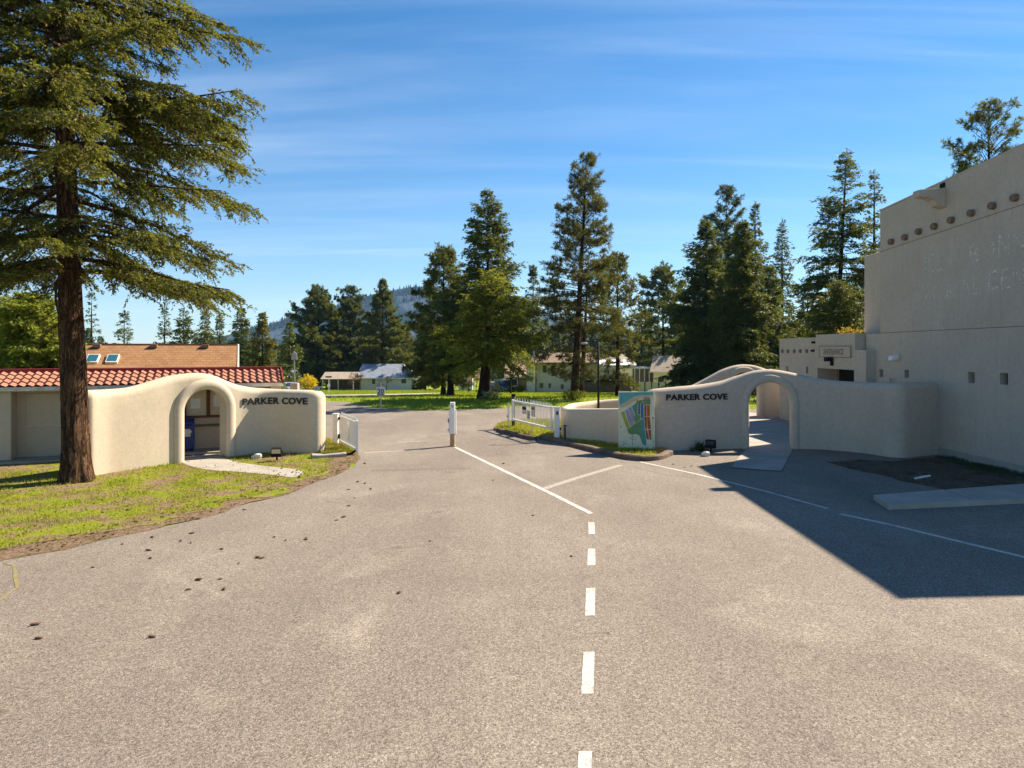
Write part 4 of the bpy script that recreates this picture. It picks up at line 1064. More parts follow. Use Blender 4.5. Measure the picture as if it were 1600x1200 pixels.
# blue mail bin under the arch
mbx = thing('mail_bin', 'dark blue steel mail bin standing inside the left arch', 'mailbox', tuple(KP(5.0, .45, .085)))
mb = MB(); kbox(mb, 4.70, 5.25, .2, .72, .16, 1.02); pr = [(.2, 1.02), (.2, 1.12), (.34, 1.2), (.6, 1.2), (.72, 1.08), (.72, 1.02)]
mb.solid([KP(4.70, d, z) for d, z in pr], ku * .55); mb.build('body', M['blue'], mbx, True, bevel=.015)
for s in (4.73, 5.16):
    for d in (.24, .62): lg = MB(); kbox(lg, s, s + .06, d, d + .06, .085, .16); lg.build('foot', M['black'], mbx, True)
mb = MB(); kbox(mb, 4.78, 5.18, .721, .735, .98, 1.02); mb.build('slot', M['black'], mbx, True)
mb = MB(); kbox(mb, 4.80, 5.14, .721, .728, .60, .86); mb.solid([KP(4.78, .722, .66), KP(5.18, .722, .74), KP(5.18, .722, .80), KP(4.78, .722, .72)], kf * .01); mb.build('emblem', M['white_worn'], mbx, True)
# grey utility post beside the kiosk end with a finial pole
up_ = thing('utility_post', 'short grey post with thin pole rising past the tiled roof end', 'post', (-8.05, 25.3, 0))
mb = MB(); mb.box((-.14, -.14, 0), (.14, .14, 2.33)); mb.build('post', M['concrete'], up_, bevel=.02)
mb = MB(); mb.tube([(0, 0, 2.33), (-.02, 0, 3.25)], .022, 8); mb.build('pole', M['grey_metal'], up_)
mb = MB(); mb.solid([(-.13, 0, 3.2), (.09, 0, 3.2), (.06, 0, 3.42), (-.04, 0, 3.52), (-.12, 0, 3.38)], (0, .05, 0)); mb.build('finial', M['grey_metal'], up_)

# ---- houses
def house(name, label, loc, rz, w, d, eave, ridge, wallm, roofm, over=.5, hipl=0.0, hipr=0.0, windows=(), axis='x', group=None, trim='white'):
    """box house facing local -y; ridge along x; hips as inset lengths; windows (x0,x1,z0,z1) on the front"""
    t = thing(name, label, 'house', loc, rz, group)
    wl = MB(); gl = []
    o = Vector((-w / 2, -d / 2, 0))
    panel(wl, gl, o, (1, 0), (0, -1), w, eave, [(a + w / 2, b + w / 2, c, e, .12) for a, b, c, e in windows])
    q4(wl, (w / 2, -d / 2, 0), (w / 2, d / 2, 0), (w / 2, d / 2, eave), (w / 2, -d / 2, eave)); q4(wl, (-w / 2, d / 2, 0), (-w / 2, -d / 2, 0), (-w / 2, -d / 2, eave), (-w / 2, d / 2, eave))
    q4(wl, (w / 2, d / 2, 0), (-w / 2, d / 2, 0), (-w / 2, d / 2, eave), (w / 2, d / 2, eave))
    for sx, hp in ((-1, hipl), (1, hipr)):
        if hp == 0: wl.add([(sx * w / 2, -d / 2, eave), (sx * w / 2, d / 2, eave), (sx * w / 2, 0, ridge - .12)], [(0, 1, 2)])
    wl.build('wall', wallm, t)
    for q in gl: wn = quadpart('window', q, M['glass'], t, .02, False)
    for a, b, c, e in windows:
        fr = MB(); y = -d / 2 - .03
        for x0, x1, z0, z1 in ((a - .08, b + .08, c - .08, c), (a - .08, b + .08, e, e + .08), (a - .08, a, c, e), (b, b + .08, c, e)): fr.box((x0, y, z0), (x1, y + .028, z1))
        fr.build('window_frame', M[trim], t)
    rf = MB(); W2, D2 = w / 2 + over, d / 2 + over; sl = (ridge - eave) / (d / 2); ez = eave - sl * over
    rl = (-W2 + (hipl + over if hipl else 0)); rr = (W2 - (hipr + over if hipr else 0))
    A_, B_, C_, D_ = (-W2, -D2, ez), (W2, -D2, ez), (W2, D2, ez), (-W2, D2, ez); P_, Q_ = (rl, 0, ridge), (rr, 0, ridge)
    th = Vector((0, 0, -.14))
    top = [Vector(x) for x in (A_, B_, C_, D_, P_, Q_)]; bot = [x + th for x in top]
    fs = [(0, 1, 5, 4), (2, 3, 4, 5), (1, 2, 5), (3, 0, 4)]
    rf.add(top, fs); rf.add(bot, [tuple(reversed(f)) for f in fs]); rf.add([top[0], top[1], top[2], top[3], bot[0], bot[1], bot[2], bot[3]], [(0, 4, 5, 1), (1, 5, 6, 2), (2, 6, 7, 3), (3, 7, 4, 0)])
    rf.build('roof', roofm, t)
    fa = MB(); fa.box((-W2 - .02, -D2 - .05, ez - .18), (W2 + .02, -D2 - .003, ez + .02)); fa.build('fascia', M[trim], t)
    return t

# orange roof behind the kiosk, its gable end in line with the view
YR = 45.0; x1 = (371.5 - CX) / F * YR; w_ = 24.0; zr = PZ(538.5, YR); g0_ = gz(YR); ra_ = R(21.5)
hc_ = Vector((x1, YR, g0_)) - Matrix.Rotation(ra_, 3, 'Z') @ Vector((w_ / 2, 0, 0))
ob = thing('hall', 'long building with orange shingle roof and two skylights behind the kiosk', 'building', tuple(hc_), ra_)
wl = MB(); wl.box((-w_ / 2 + .5, -3.9, 0), (w_ / 2 - .5, 3.9, 2.45)); wl.build('wall', M['stucco_l'], ob)
zr_ = zr - g0_; ez = zr_ - 2.0
rf = MB(); rf.solid([(-w_ / 2, -4.4, ez), (-w_ / 2, 0, zr_), (-w_ / 2, 4.4, ez), (-w_ / 2, 4.3, ez - .18), (-w_ / 2, 0, zr_ - .2), (-w_ / 2, -4.3, ez - .18)], (w_, 0, 0)); roofo = rf.build('roof', M['shingle'], ob)
rt = MB(); rt.solid([(w_ / 2 + .003, -4.45, ez - .2), (w_ / 2 + .003, -4.45, ez + .03), (w_ / 2 + .003, 0, zr_ + .04), (w_ / 2 + .003, 4.45, ez + .03), (w_ / 2 + .003, 4.45, ez - .2), (w_ / 2 + .003, 0, zr_ - .22)], (.08, 0, 0)); rt.build('barge_board', M['white_worn'], ob)
sl_ = (zr_ - ez) / 4.4; inv = (Matrix.Translation(hc_) @ Matrix.Rotation(ra_, 4, 'Z')).inverted(); co_ = inv @ Vector((0, 0, H))
def on_roof(px, py):     # point of the front slope seen at a pixel
    d = (inv @ W(px, py, 50.0)) - co_      # plane: z = zr_ + sl_*y
    t = (zr_ + sl_ * co_.y - co_.z) / (d.z - sl_ * d.y); return co_ + d * t
rc = MB(); rc.box((-w_ / 2, -.12, zr_ - .03), (w_ / 2, .12, zr_ + .05)); rc.build('ridge_cap', M['shingle'], ob)
for px0, px1 in ((133, 145.5), (164.5, 176.5)):
    p0, p1 = on_roof(px0, 568.5), on_roof(px1, 556.5); n_ = Vector((0, -sl_, 1)).normalized()
    p1.x = p0.x + .62
    a_, b_, c_, d_ = Vector((p0.x, p0.y, p0.z)), Vector((p1.x, p0.y, p0.z)), Vector((p1.x, p1.y, p1.z)), Vector((p0.x, p1.y, p1.z))
    mb = MB(); mb.solid([a_, b_, c_, d_], n_ * .13); sk = mb.build('skylight', M['white_worn'], ob)
    cen = (a_ + c_) / 2; mb = MB(); mb.solid([cen + (q - cen) * .82 + n_ * .131 for q in (a_, b_, c_, d_)], n_ * .02); gg = mb.build('glass', M['glass_teal'], ob); gg.parent = sk
for px in (152, 240.5, 321):
    p = on_roof(px, 543); mb = MB(); mb.box((p.x - .2, p.y - .25, p.z - .02), (p.x + .2, p.y + .2, p.z + .2)); mb.build('roof_vent', M['brown_wall'], ob, bevel=.03)

# far pale yellow bungalow with carport on the left
YA = 126.0; xa0, xa1 = (562 - CX) / F * YA, (643 - CX) / F * YA
house('bungalow', 'pale yellow bungalow with blue grey roof far left of the lawn', ((xa0 + xa1) / 2, YA + 4.5, gz(YA)), 0, xa1 - xa0, 9, PZ(588, YA) - gz(YA), PZ(568.5, YA + 4.5) - gz(YA), M['cream'], M['shingle_dark'],
      .55, 0, 2.2, [(2.9, 3.8, 1.2, 2.2), (-2.5, -1.9, 1.1, 2.1)])
YC = 122.0; cpt = thing('carport', 'open carport with pale roof beside the yellow bungalow', 'carport', ((528 - CX) / F * YC, YC + 3, gz(YC)))
wc = 54 / F * YC; mb = MB(); hz = PZ(592, YC) - gz(YC)
mb.solid([(-wc / 2, -3.2, hz), (-wc / 2, 0, hz + 1.15), (-wc / 2, 3.2, hz), (-wc / 2, 3.2, hz - .14), (-wc / 2, -3.2, hz - .14)], (wc, 0, 0)); mb.build('roof', M['shingle_tan'], cpt)
for x in (-wc / 2 + .3, -wc / 2 + 1.6, 0, wc / 2 - .4):
    mb = MB(); mb.box((x - .07, -2.9, 0), (x + .07, -2.76, hz - .12)); mb.build('post', M['white_worn'], cpt)
mb = MB(); mb.box((-wc / 2 + .3, 2.6, 0), (wc / 2, 2.8, hz - .2)); mb.build('back_wall', M['brown_wall'], cpt)

# yellow two storey house behind the ponderosa
YB = 93.0; g = gz(YB)
yb = thing('two_storey_house', 'pale green two storey house with brown hip roof behind the twin pine trunks', 'house', ((870 - CX) / F * YB, YB, g))
def lx(px, Y=YB): return (px - 870) / F * YB
eh = PZ(565.5, YB) - g
wl = MB(); gl = []
hol = [(848, 854, 571, 582), (862, 868, 571, 579), (843, 849, 598.5, 606), (857, 861, 599, 606.5), (876, 881, 600.5, 608)]
x_l, x_r = lx(838), lx(968)
panel(wl, gl, (x_l, 0, 0), (1, 0), (0, -1), x_r - x_l, eh, [(lx(a) - x_l, lx(b) - x_l, PZ(d, YB) - g, PZ(c, YB) - g, .12) for a, b, c, d in hol])
q4(wl, (x_r, 0, 0), (x_r, 9, 0), (x_r, 9, eh), (x_r, 0, eh)); q4(wl, (x_l, 9, 0), (x_l, 0, 0), (x_l, 0, eh), (x_l, 9, eh)); wl.build('wall', M['pale_siding'], yb)
for q in gl: quadpart('window', q, M['glass'], yb, .02, False)
mb = MB(); mb.box((lx(823.5), -1.0, 0), (lx(836), 4, eh)); mb.build('bay', M['cream'], yb)
rf = MB(); W2a, W2b = lx(815), lx(972); ry = 4.5; rh = PZ(551, YB + 4.5) - g
top = [Vector(v) for v in ((W2a, -1.7, eh - .05), (W2b, -.8, eh - .05), (W2b, 10, eh - .05), (W2a, 10, eh - .05), (lx(852), ry, rh), (lx(950), ry, rh))]
fs = [(0, 1, 5, 4), (2, 3, 4, 5), (1, 2, 5), (3, 0, 4)]; rf.add(top, fs); rf.add([v + Vector((0, 0, -.2)) for v in top[:4]], [(3, 2, 1, 0)]); rf.add(top[:4] + [v + Vector((0, 0, -.2)) for v in top[:4]], [(0, 4, 5, 1), (1, 5, 6, 2), (2, 6, 7, 3), (3, 7, 4, 0)])
rf.build('roof', M['shingle_brown'], yb)
mb = MB(); mb.tube([(lx(834), 1, eh + .2), (lx(834), 1, eh + 1.5)], .12, 8); mb.build('flue', M['grey_metal'], yb)
mb = MB(); mb.box((lx(913), -3.5, 0), (lx(980), -.003, PZ(595, YB) - g)); mb.build('deck_base', M['brown_wall'], yb)
mb = MB(); z = PZ(595, YB) - g; mb.box((lx(910), -3.8, z + .003), (lx(982), -.003, z + .22)); mb.build('deck', M['black'], yb)
for px in (930.5, 947, 954.5, 964, 980.5):
    mb = MB(); mb.box((lx(px) - .05, -3.75, z + .22), (lx(px) + .05, -3.65, z + 1.2 + (1.6 if px in (930.5, 980.5) else 0))); mb.build('deck_post', M['white'], yb)
mb = MB(); mb.box((lx(912), -3.76, z + 1.16), (lx(981), -3.64, z + 1.23)); mb.box((lx(912), -3.76, z + .3), (lx(981), -3.64, z + .36))
k_ = lx(912)
while k_ < lx(981): mb.box((k_, -3.72, z + .36), (k_ + .035, -3.68, z + 1.16)); k_ += .28
mb.build('railing', M['white'], yb)
mb = MB(); z2 = PZ(568, YB) - g; mb.solid([(lx(930), -4.1, z2 - .2), (lx(986), -4.1, z2 - .2), (lx(984), -.01, z2 + .45), (lx(932), -.01, z2 + .45)], (0, 0, .08)); mb.build('awning', M['white'], yb)
mb = MB(); mb.box((lx(932) , -4.0, z2 - .55), (lx(984), -3.97, z2 - .2)); mb.build('awning_valance', M['cream'], yb)
# cream gabled house just right of it
YD = 99.0; hx0, hx1 = (966 - CX) / F * YD, (990 - CX) / F * YD
house('gabled_house', 'narrow cream house with ochre gable right of the railed deck', ((hx0 + hx1) / 2, YD + 5, gz(YD)), 0, hx1 - hx0, 8, PZ(566, YD) - gz(YD), PZ(553, YD + 4) - gz(YD), M['cream'], M['shingle_tan'], .5, .9, .9, [])
# salmon roof house behind the truck
YS = 104.0; sx0, sx1 = (792 - CX) / F * YS, (830 - CX) / F * YS
house('salmon_house', 'brown walled house with salmon pink roof behind the dark truck', ((sx0 + sx1) / 2, YS + 5, gz(YS)), 0, sx1 - sx0, 9, PZ(586, YS) - gz(YS), PZ(560, YS + 4.5) - gz(YS), M['mauve_wall'], M['shingle_pink'], .4, 0, 0, [(-1.2, -.3, .9, 1.9)])
# porch row and tan roof house right of centre
YP = 112.0
pch = thing('sun_porch', 'long open sun porch with white fascia and thin posts beside the tan roofed house', 'porch', ((1007 - CX) / F * YP, YP, gz(YP)))
wp = 48 / F * YP; hp = PZ(574, YP) - gz(YP)
mb = MB(); mb.box((-wp / 2, 0, hp - .25), (wp / 2, 4, hp + .02)); mb.build('roof', M['white'], pch, bevel=.03)
for i in range(7):
    x = -wp / 2 + .15 + i * (wp - .3) / 6; mb = MB(); mb.box((x - .06, .02, 0), (x + .06, .14, hp - .25)); mb.build('post', M['white'], pch)
wl = MB(); gl = []; panel(wl, gl, (-wp / 2, 2.6, 0), (1, 0), (0, -1), wp, hp - .26, [(.5, 1.4, 1.0, 2.4, .1)]); wl.build('wall', M['shingle_tan'], pch)
for q in gl: quadpart('window', q, M['glass'], pch, .02, False)
YT = 108.0; tx0, tx1 = (1030 - CX) / F * YT, (1092 - CX) / F * YT
tn = house('tan_roof_house', 'cream house with tan sloping roof behind the far cream fence', ((tx0 + tx1) / 2, YT + 5, gz(YT)), R(-18), tx1 - tx0 - 1.2, 8, PZ(578, YT) - gz(YT), PZ(556, YT + 3) - gz(YT), M['cream'], M['shingle_tan'], .5, 0, 0, [(-1.8, -.9, .8, 2.2), (.3, 1.1, .8, 2.2)])
# white houses glimpsed between the trunks
for px0, px1, Y, ty, by, lab, wm in ((716, 738, 118, 585, 608, 'white bungalow glimpsed left of the thick dark trunk', 'white'), (648, 662, 140, 584, 606, 'small white house just right of the yellow bungalow', 'white_worn'), (1112, 1150, 118, 582, 606, 'low cream house behind the dark firs right of centre', 'cream'), (448, 466, 150, 588, 604, 'white house corner left of the yellow forsythia bush', 'white')):
    a_, b_ = (px0 - CX) / F * Y, (px1 - CX) / F * Y
    house('bungalow', lab, ((a_ + b_) / 2, Y + 4, gz(Y)), 0, b_ - a_, 7, PZ(ty, Y) - gz(Y), PZ(ty - 9, Y) - gz(Y), M[wm], M['shingle_dark'], .4, 0, 0, [(-.6, .2, .9, 1.9)])
# cream panel fence far right
fe = thing('panel_fence', 'cream panel fence with dark posts far behind the right wall', 'fence', ((1055 - CX) / F * 90, 90, gz(90)))
fx = [(px - CX) / F * 90 - (1055 - CX) / F * 90 for px in (997, 1007.5, 1018, 1029, 1040, 1052.5, 1065.5, 1080, 1095, 1110, 1125, 1140, 1155, 1185, 1200, 1215)]
zf = PZ(597, 90) - gz(90)
for i in range(len(fx) - 1):
    mb = MB(); mb.box((fx[i] + .08, -.03, .05), (fx[i + 1] - .08, .03, zf)); mb.build('panel', M['cream'], fe)
for x in fx:
    mb = MB(); mb.box((x - .07, -.07, 0), (x + .07, .07, zf + .08)); mb.build('post', M['brown_wall'], fe)
# ------------------------------------------------------------------ gates, posts, signs
def vbox(mb, p, u, hw, hd, z0, z1): mb.obox((p[0], p[1]), (u[0], u[1]), hw, hd, z0, z1)
# left gate, swung open towards the viewer
hp_, np_ = Vector((-6.35, 25.35, 0)), Vector((-5.235, 23.12, 0)); gu = (np_ - hp_).normalized(); Lg = (np_ - hp_).length
gn = Vector((-gu.y, gu.x, 0))
lg_ = thing('gate', 'white barred gate swung open beside the left wall end', 'gate', tuple(hp_))
mb = MB()
for z0, z1 in ((.15, .21), (1.06, 1.12)): mb = MB(); c = hp_ + gu * Lg / 2; vbox(mb, c, gu, Lg / 2, .03, z0, z1); mb.build('rail', M['white'], lg_, True, bevel=.004)
for s in (.03, Lg - .06): mb = MB(); c = hp_ + gu * s; vbox(mb, c, gu, .035 if s < 1 else .07, .035, .08, 1.16); mb.build('stile', M['white'], lg_, True, bevel=.004)
mb = MB(); k = int(Lg / .07)
for i in range(1, k):
    c = hp_ + gu * (Lg * i / k); mb.tube([c + Vector((0, 0, .2)), c + Vector((0, 0, 1.07)), c + Vector((0, 0, 1.2)), c + Vector((0, 0, 1.26))], [.014, .014, .014, .003], 6)
mb.build('bars', M['white'], lg_, True)
mb = MB(); c = hp_ + gu * Lg * .48; ov = [(c + gu * (.20 * math.cos(a)) + Vector((0, 0, .68 + .34 * math.sin(a))) - gn * .02) for a in [2 * math.pi * i / 24 for i in range(24)]]
mb.solid(ov, -gn * .012); mb.solid([p + gn * .04 for p in ov], gn * .012); mb.build('oval_plate', M['white'], lg_, True)
mb = MB(); c = hp_ + gu * (Lg - .1) - gn * .05; mb.tube([c + Vector((0, 0, .14)), c + Vector((-.12, .05, .05)), c + Vector((-.38, -.22, -.0))], [.035, .045, .05], 8); mb.ball(c + Vector((-.38, -.22, .07)), .1, 8, 6, (1, 1, .8)); mb.build('drop_bolt', M['black'], lg_, True)
ph = thing('gate_post', 'white square gate post at the hinge of the open left gate', 'post', (-6.58, 25.5, 0))
mb = MB(); mb.box((-.09, -.09, -.02), (.09, .09, 1.16)); mb.build('post', M['white'], ph, bevel=.01)
mb = MB(); mb.box((-.11, -.11, 1.161), (.11, .11, 1.19)); mb.build('cap', M['white'], ph, bevel=.008)
mb = MB(); mb.box((.091, -.04, .25), (.16, .05, .42)); mb.box((.091, -.04, .95), (.16, .05, 1.05)); mb.build('hinge', M['black'], ph)
# centre post
pc = G(707, 697.5); cp_ = thing('lane_post', 'white steel post with rusty foot standing between the two lanes', 'post', tuple(pc))
mb = MB(); mb.box((-.085, -.085, .0), (.085, .085, .47)); mb.build('foot', M['rust'], cp_, bevel=.006)
mb = MB(); mb.box((-.09, -.09, .471), (.09, .09, 1.63)); mb.build('post', M['white'], cp_, bevel=.012)
mb = MB(); mb.box((-.135, -.02, .47), (-.091, .06, 1.36)); mb.box((.091, -.02, .45), (.135, .06, 1.36)); mb.build('flange', M['white'], cp_, bevel=.004)
mb = MB(); mb.box((-.17, -.03, .88), (-.136, .04, 1.02)); mb.box((-.17, -.03, .58), (-.136, .03, .64)); mb.build('latch', M['brownsteel'], cp_)
mb = MB(); mb.box((-.03, -.093, 1.44), (.03, -.0905, 1.53)); mb.build('sticker', M['grey_metal'], cp_)
mb = MB(); mb.box((-.12, -.12, -.02), (.12, .12, .03)); mb.build('base_plate', M['rust'], cp_)
# right gate, closed back across the grass island
ra, rb = Vector((.02, 30.65, 0)), Vector((1.60, 26.95, 0)); ru = (rb - ra).normalized(); Lr = (rb - ra).length; rn = Vector((-ru.y, ru.x, 0))
rg = thing('gate', 'white barred gate with spear tops and three small notices by the planter', 'gate', tuple(ra))
zb0, zt0 = .40, 1.30
mb = MB()
for z0, z1 in ((zb0, zb0 + .07), (zt0 - .07, zt0)): mb = MB(); vbox(mb, ra + ru * Lr / 2, ru, Lr / 2, .035, z0, z1); mb.build('rail', M['white'], rg, True, bevel=.004)
for s in (.05, Lr - .06): mb = MB(); vbox(mb, ra + ru * s, ru, .055, .04, zb0 - .03, zt0 + .03); mb.build('stile', M['white'], rg, True, bevel=.004)
mb = MB(); k = 29
for i in range(1, k):
    c = ra + ru * (Lr * i / k); tip = .16 if i % 2 == 0 or i > 14 else 0.0
    mb.tube([c + Vector((0, 0, zb0 + .06)), c + Vector((0, 0, zt0 - .06))] + ([c + Vector((0, 0, zt0 + tip * .5)), c + Vector((0, 0, zt0 + tip))] if tip else []), [.012, .012] + ([.022, .003] if tip else []), 6)
mb.build('bars', M['white'], rg, True)
def gsign(px0, px1, z0, z1, parts_):
    s0 = (px0 - CX) / 62.5; s1 = (px1 - CX) / 62.5
    def sp(px):  # distance along the gate under a pixel column
        k = (px - CX) / F; return (k * ra.y - ra.x) / (ru.x - k * ru.y)
    s0, s1 = sp(px0), sp(px1); mb = MB(); f = -rn if rn.y > 0 else rn
    def qd(a, b, c, d, o, th): return [ra + ru * (s0 + (s1 - s0) * a) + f * o + Vector((0, 0, z0 + (z1 - z0) * c)), ra + ru * (s0 + (s1 - s0) * b) + f * o + Vector((0, 0, z0 + (z1 - z0) * c)), ra + ru * (s0 + (s1 - s0) * b) + f * o + Vector((0, 0, z0 + (z1 - z0) * d)), ra + ru * (s0 + (s1 - s0) * a) + f * o + Vector((0, 0, z0 + (z1 - z0) * d))]
    mb.solid(qd(0, 1, 0, 1, .045, 0), f * .008); sg = mb.build('notice', M['white_worn'], rg, True)
    for a, b, c, d, m_ in parts_:
        mb = MB(); mb.solid(qd(a, b, c, d, .0535, 0), f * .003); x = mb.build('print', M[m_], rg, True); x.parent = sg
gsign(817.5, 824.3, .80, 1.20, [(.08, .92, .45, .78, 'black'), (.2, .8, .85, .88, 'black'), (.1, .9, .30, .33, 'grey_metal'), (.1, .9, .2, .23, 'grey_metal'), (.1, .9, .1, .13, 'grey_metal')])
gsign(831.5, 838, .76, 1.22, [(.05, .95, .62, .92, 'grey_metal'), (.3, .7, .7, .84, 'black'), (.1, .9, .4, .43, 'grey_metal'), (.1, .9, .25, .28, 'grey_metal')])
gsign(825, 830.2, .62, .99, [(.0, 1, .93, 1, 'grey_metal'), (.0, 1, 0, .06, 'grey_metal'), (.3, .7, .42, .58, 'black'), (.15, .85, .75, .8, 'black'), (.15, .85, .25, .29, 'black'), (.15, .85, .15, .19, 'black')])
mb = MB(); c = ra + ru * (Lr * .52); vbox(mb, c, ru, .022, .022, .06, zb0); mb.build('support_leg', M['white'], rg, True)
bp = thing('gate_post', 'dark brown steel post with cap at the far end of the right gate', 'post', (.06, 30.95, 0))
mb = MB(); mb.box((-.07, -.07, .0), (.07, .07, 1.42)); mb.build('post', M['brownsteel'], bp, bevel=.008)
mb = MB(); mb.box((-.09, -.09, 1.42), (.09, .09, 1.56)); mb.build('cap', M['black'], bp, bevel=.01)
sp_ = thing('latch_post', 'slim white latch post just left of the brown gate post', 'post', (-.16, 30.8, 0))
mb = MB(); mb.box((-.04, -.04, .0), (.04, .04, 1.12)); mb.build('post', M['white'], sp_, bevel=.006)
mb = MB(); mb.box((-.075, -.05, .52), (-.041, .04, .6)); mb.build('latch', M['black'], sp_)
rp = thing('gate_post', 'thick white square gate post against the planter wall', 'post', (1.76, 26.75, 0))
mb = MB(); mb.box((-.10, -.10, .0), (.10, .10, 1.30)); mb.build('post', M['white'], rp, bevel=.01)
mb = MB(); mb.box((-.04, -.104, 1.02), (.05, -.1015, 1.16)); mb.build('plate', M['brownsteel'], rp)
mb = MB(); mb.box((-.16, -.13, 1.301), (.12, .11, 1.33)); mb.build('cap', M['white'], rp, bevel=.006)
mb = MB(); mb.box((.1015, -.05, .42), (.17, .05, .52)); mb.build('hinge', M['black'], rp)
tp_ = thing('water_tap', 'small dark tap on a pipe by the white gate post', 'tap', tuple(G(882, 689) + Vector((0, -.25, 0))))
mb = MB(); mb.tube([(0, 0, 0), (0, 0, .55)], .028, 8); mb.build('pipe', M['black'], tp_)
mb = MB(); mb.tube([(0, 0, .5), (-.02, -.1, .56), (-.02, -.17, .48)], .025, 8); mb.ball((0, 0, .62), .06, 8, 6, (1.3, 1, .5)); mb.build('tap_head', M['black'], tp_)

# map board at the end of the right wall
bl, br_ = G(966.2, 702.2), G(1023, 704.5); bl = Vector((bl.x, bl.y - .35, 0)); br_ = Vector((br_.x, br_.y - .35, 0))
Yb_ = bl.y
def onb(px, py, d=0.0):    # point of the board plane under a pixel
    e = (br_ - bl); k = (px - CX) / F; s = (k * bl.y - bl.x) / (e.x - k * e.y); p = bl + e * s; n = Vector((e.y, -e.x, 0)).normalized()
    p = Vector((p.x, p.y, PZ(py, p.y))); return p + n * d
mp = thing('map_board', 'weathered painted site map board standing at the left end of the right wall', 'map board', (bl.x, bl.y, 0))
nB = Vector(((br_ - bl).y, -(br_ - bl).x, 0)).normalized()
mb = MB(); mb.solid([onb(966.3, 699.4), onb(1023.2, 702), onb(1023, 612.6), onb(966.2, 611.2)], -nB * .04)
mb.build('board', pm('board_paint', (.66, .66, .50), .7, (.52, .50, .34), 3.5, .15), mp, True)
for px in (969.5, 1019): mb = MB(); p = onb(px, 690, -.07); mb.box((p.x - .03, p.y - .03, 0), (p.x + .03, p.y + .03, 2.0)); mb.build('post', M['white_worn'], mp, True)
def bc(x, y): return (960 + x / 10.914, 600 + y / 10.909)
def patch(pts, mat, d, th=.0012):
    q = [onb(*bc(*p), d) for p in pts]; mb = MB(); mb.solid(q, nB * th); return mb.build('map_area', mat, mp, True)
P_ = {n: pm('map_' + n, c, .65, tuple(x * .72 for x in c), 6, .05) for n, c in dict(sea=(.10, .36, .36), sand=(.50, .46, .30), green=(.13, .26, .12), lime=(.33, .40, .05), violet=(.30, .29, .38), blue=(.03, .15, .34), teal=(.06, .28, .30), rust=(.34, .10, .03), red=(.45, .22, .17), cream=(.70, .70, .52), yellow=(.66, .64, .25)).items()}
patch([(85, 150), (85, 345), (160, 330), (260, 260), (345, 210), (430, 190), (500, 185), (655, 185), (655, 135)], P_['sea'], .001)
patch([(85, 345), (100, 400), (170, 395), (300, 320), (400, 262), (480, 235), (620, 232), (650, 215), (650, 186), (500, 186), (430, 191), (345, 211), (260, 261), (160, 331)], P_['sand'], .001)
patch([(345, 345), (400, 285), (480, 262), (612, 262), (620, 350), (500, 352), (500, 560), (520, 780), (545, 985), (535, 1060), (480, 1020), (450, 940), (425, 880), (370, 850), (290, 862), (240, 835), (215, 775), (350, 675), (330, 560), (350, 530), (320, 440), (300, 380)], P_['green'], .0012)
patch([(112, 490), (165, 462), (262, 735), (215, 770)], P_['lime'], .0026)
patch([(178, 455), (225, 425), (345, 668), (272, 730)], P_['violet'], .0026)
patch([(232, 420), (295, 378), (352, 530), (330, 560), (345, 600), (330, 640)], P_['violet'], .0028)
patch([(295, 400), (325, 385), (345, 470), (320, 480)], P_['teal'], .0042)
patch([(402, 335), (442, 335), (442, 520), (402, 520)], P_['blue'], .0026)
patch([(452, 345), (498, 350), (500, 600), (520, 800), (545, 985), (535, 1055), (490, 1000), (460, 860), (452, 620)], P_['teal'], .0026)
patch([(452, 345), (497, 350), (497, 590), (455, 600)], P_['blue'], .0040)
patch([(510, 358), (548, 358), (550, 545), (510, 552)], P_['rust'], .0026); patch([(556, 358), (602, 358), (604, 545), (556, 545)], P_['rust'], .0026)
patch([(508, 558), (550, 555), (562, 770), (520, 772)], P_['rust'], .0026); patch([(556, 556), (600, 556), (625, 765), (570, 770)], P_['rust'], .0026)
patch([(525, 785), (566, 782), (590, 945), (545, 940)], P_['rust'], .0026); patch([(574, 782), (628, 778), (625, 950), (598, 950)], P_['rust'], .0026)
patch([(500, 225), (610, 230), (610, 262), (505, 262)], P_['red'], .0040); patch([(470, 265), (500, 280), (500, 330), (465, 320)], P_['red'], .0040)
patch([(375, 262), (408, 262), (400, 320), (378, 315)], P_['red'], .0040)
for ln in ([(215, 772), (350, 672), (450, 605), (520, 552), (605, 550)], [(168, 460), (268, 735)], [(400, 332), (400, 525), (448, 525)], [(500, 355), (505, 560), (520, 775), (548, 960), (625, 958)], [(552, 355), (560, 775), (600, 955)], [(520, 777), (628, 774)], [(290, 385), (352, 540)], [(445, 335), (450, 610)], [(620, 180), (618, 560), (645, 800), (625, 1040)]):
    mb = MB()
    for a_, b_ in zip(ln[:-1], ln[1:]):
        A2, B2 = Vector(a_), Vector(b_); n2 = Vector((-(B2 - A2).y, (B2 - A2).x)).normalized() * 3.2
        mb.solid([onb(*bc(*q), .0054) for q in (A2 - n2, B2 - n2, B2 + n2, A2 + n2)], nB * .001)
    mb.build('map_line', P_['yellow'] if ln[0][0] == 215 else P_['cream'], mp, True)
mb = MB(); rnd = random.Random(4)
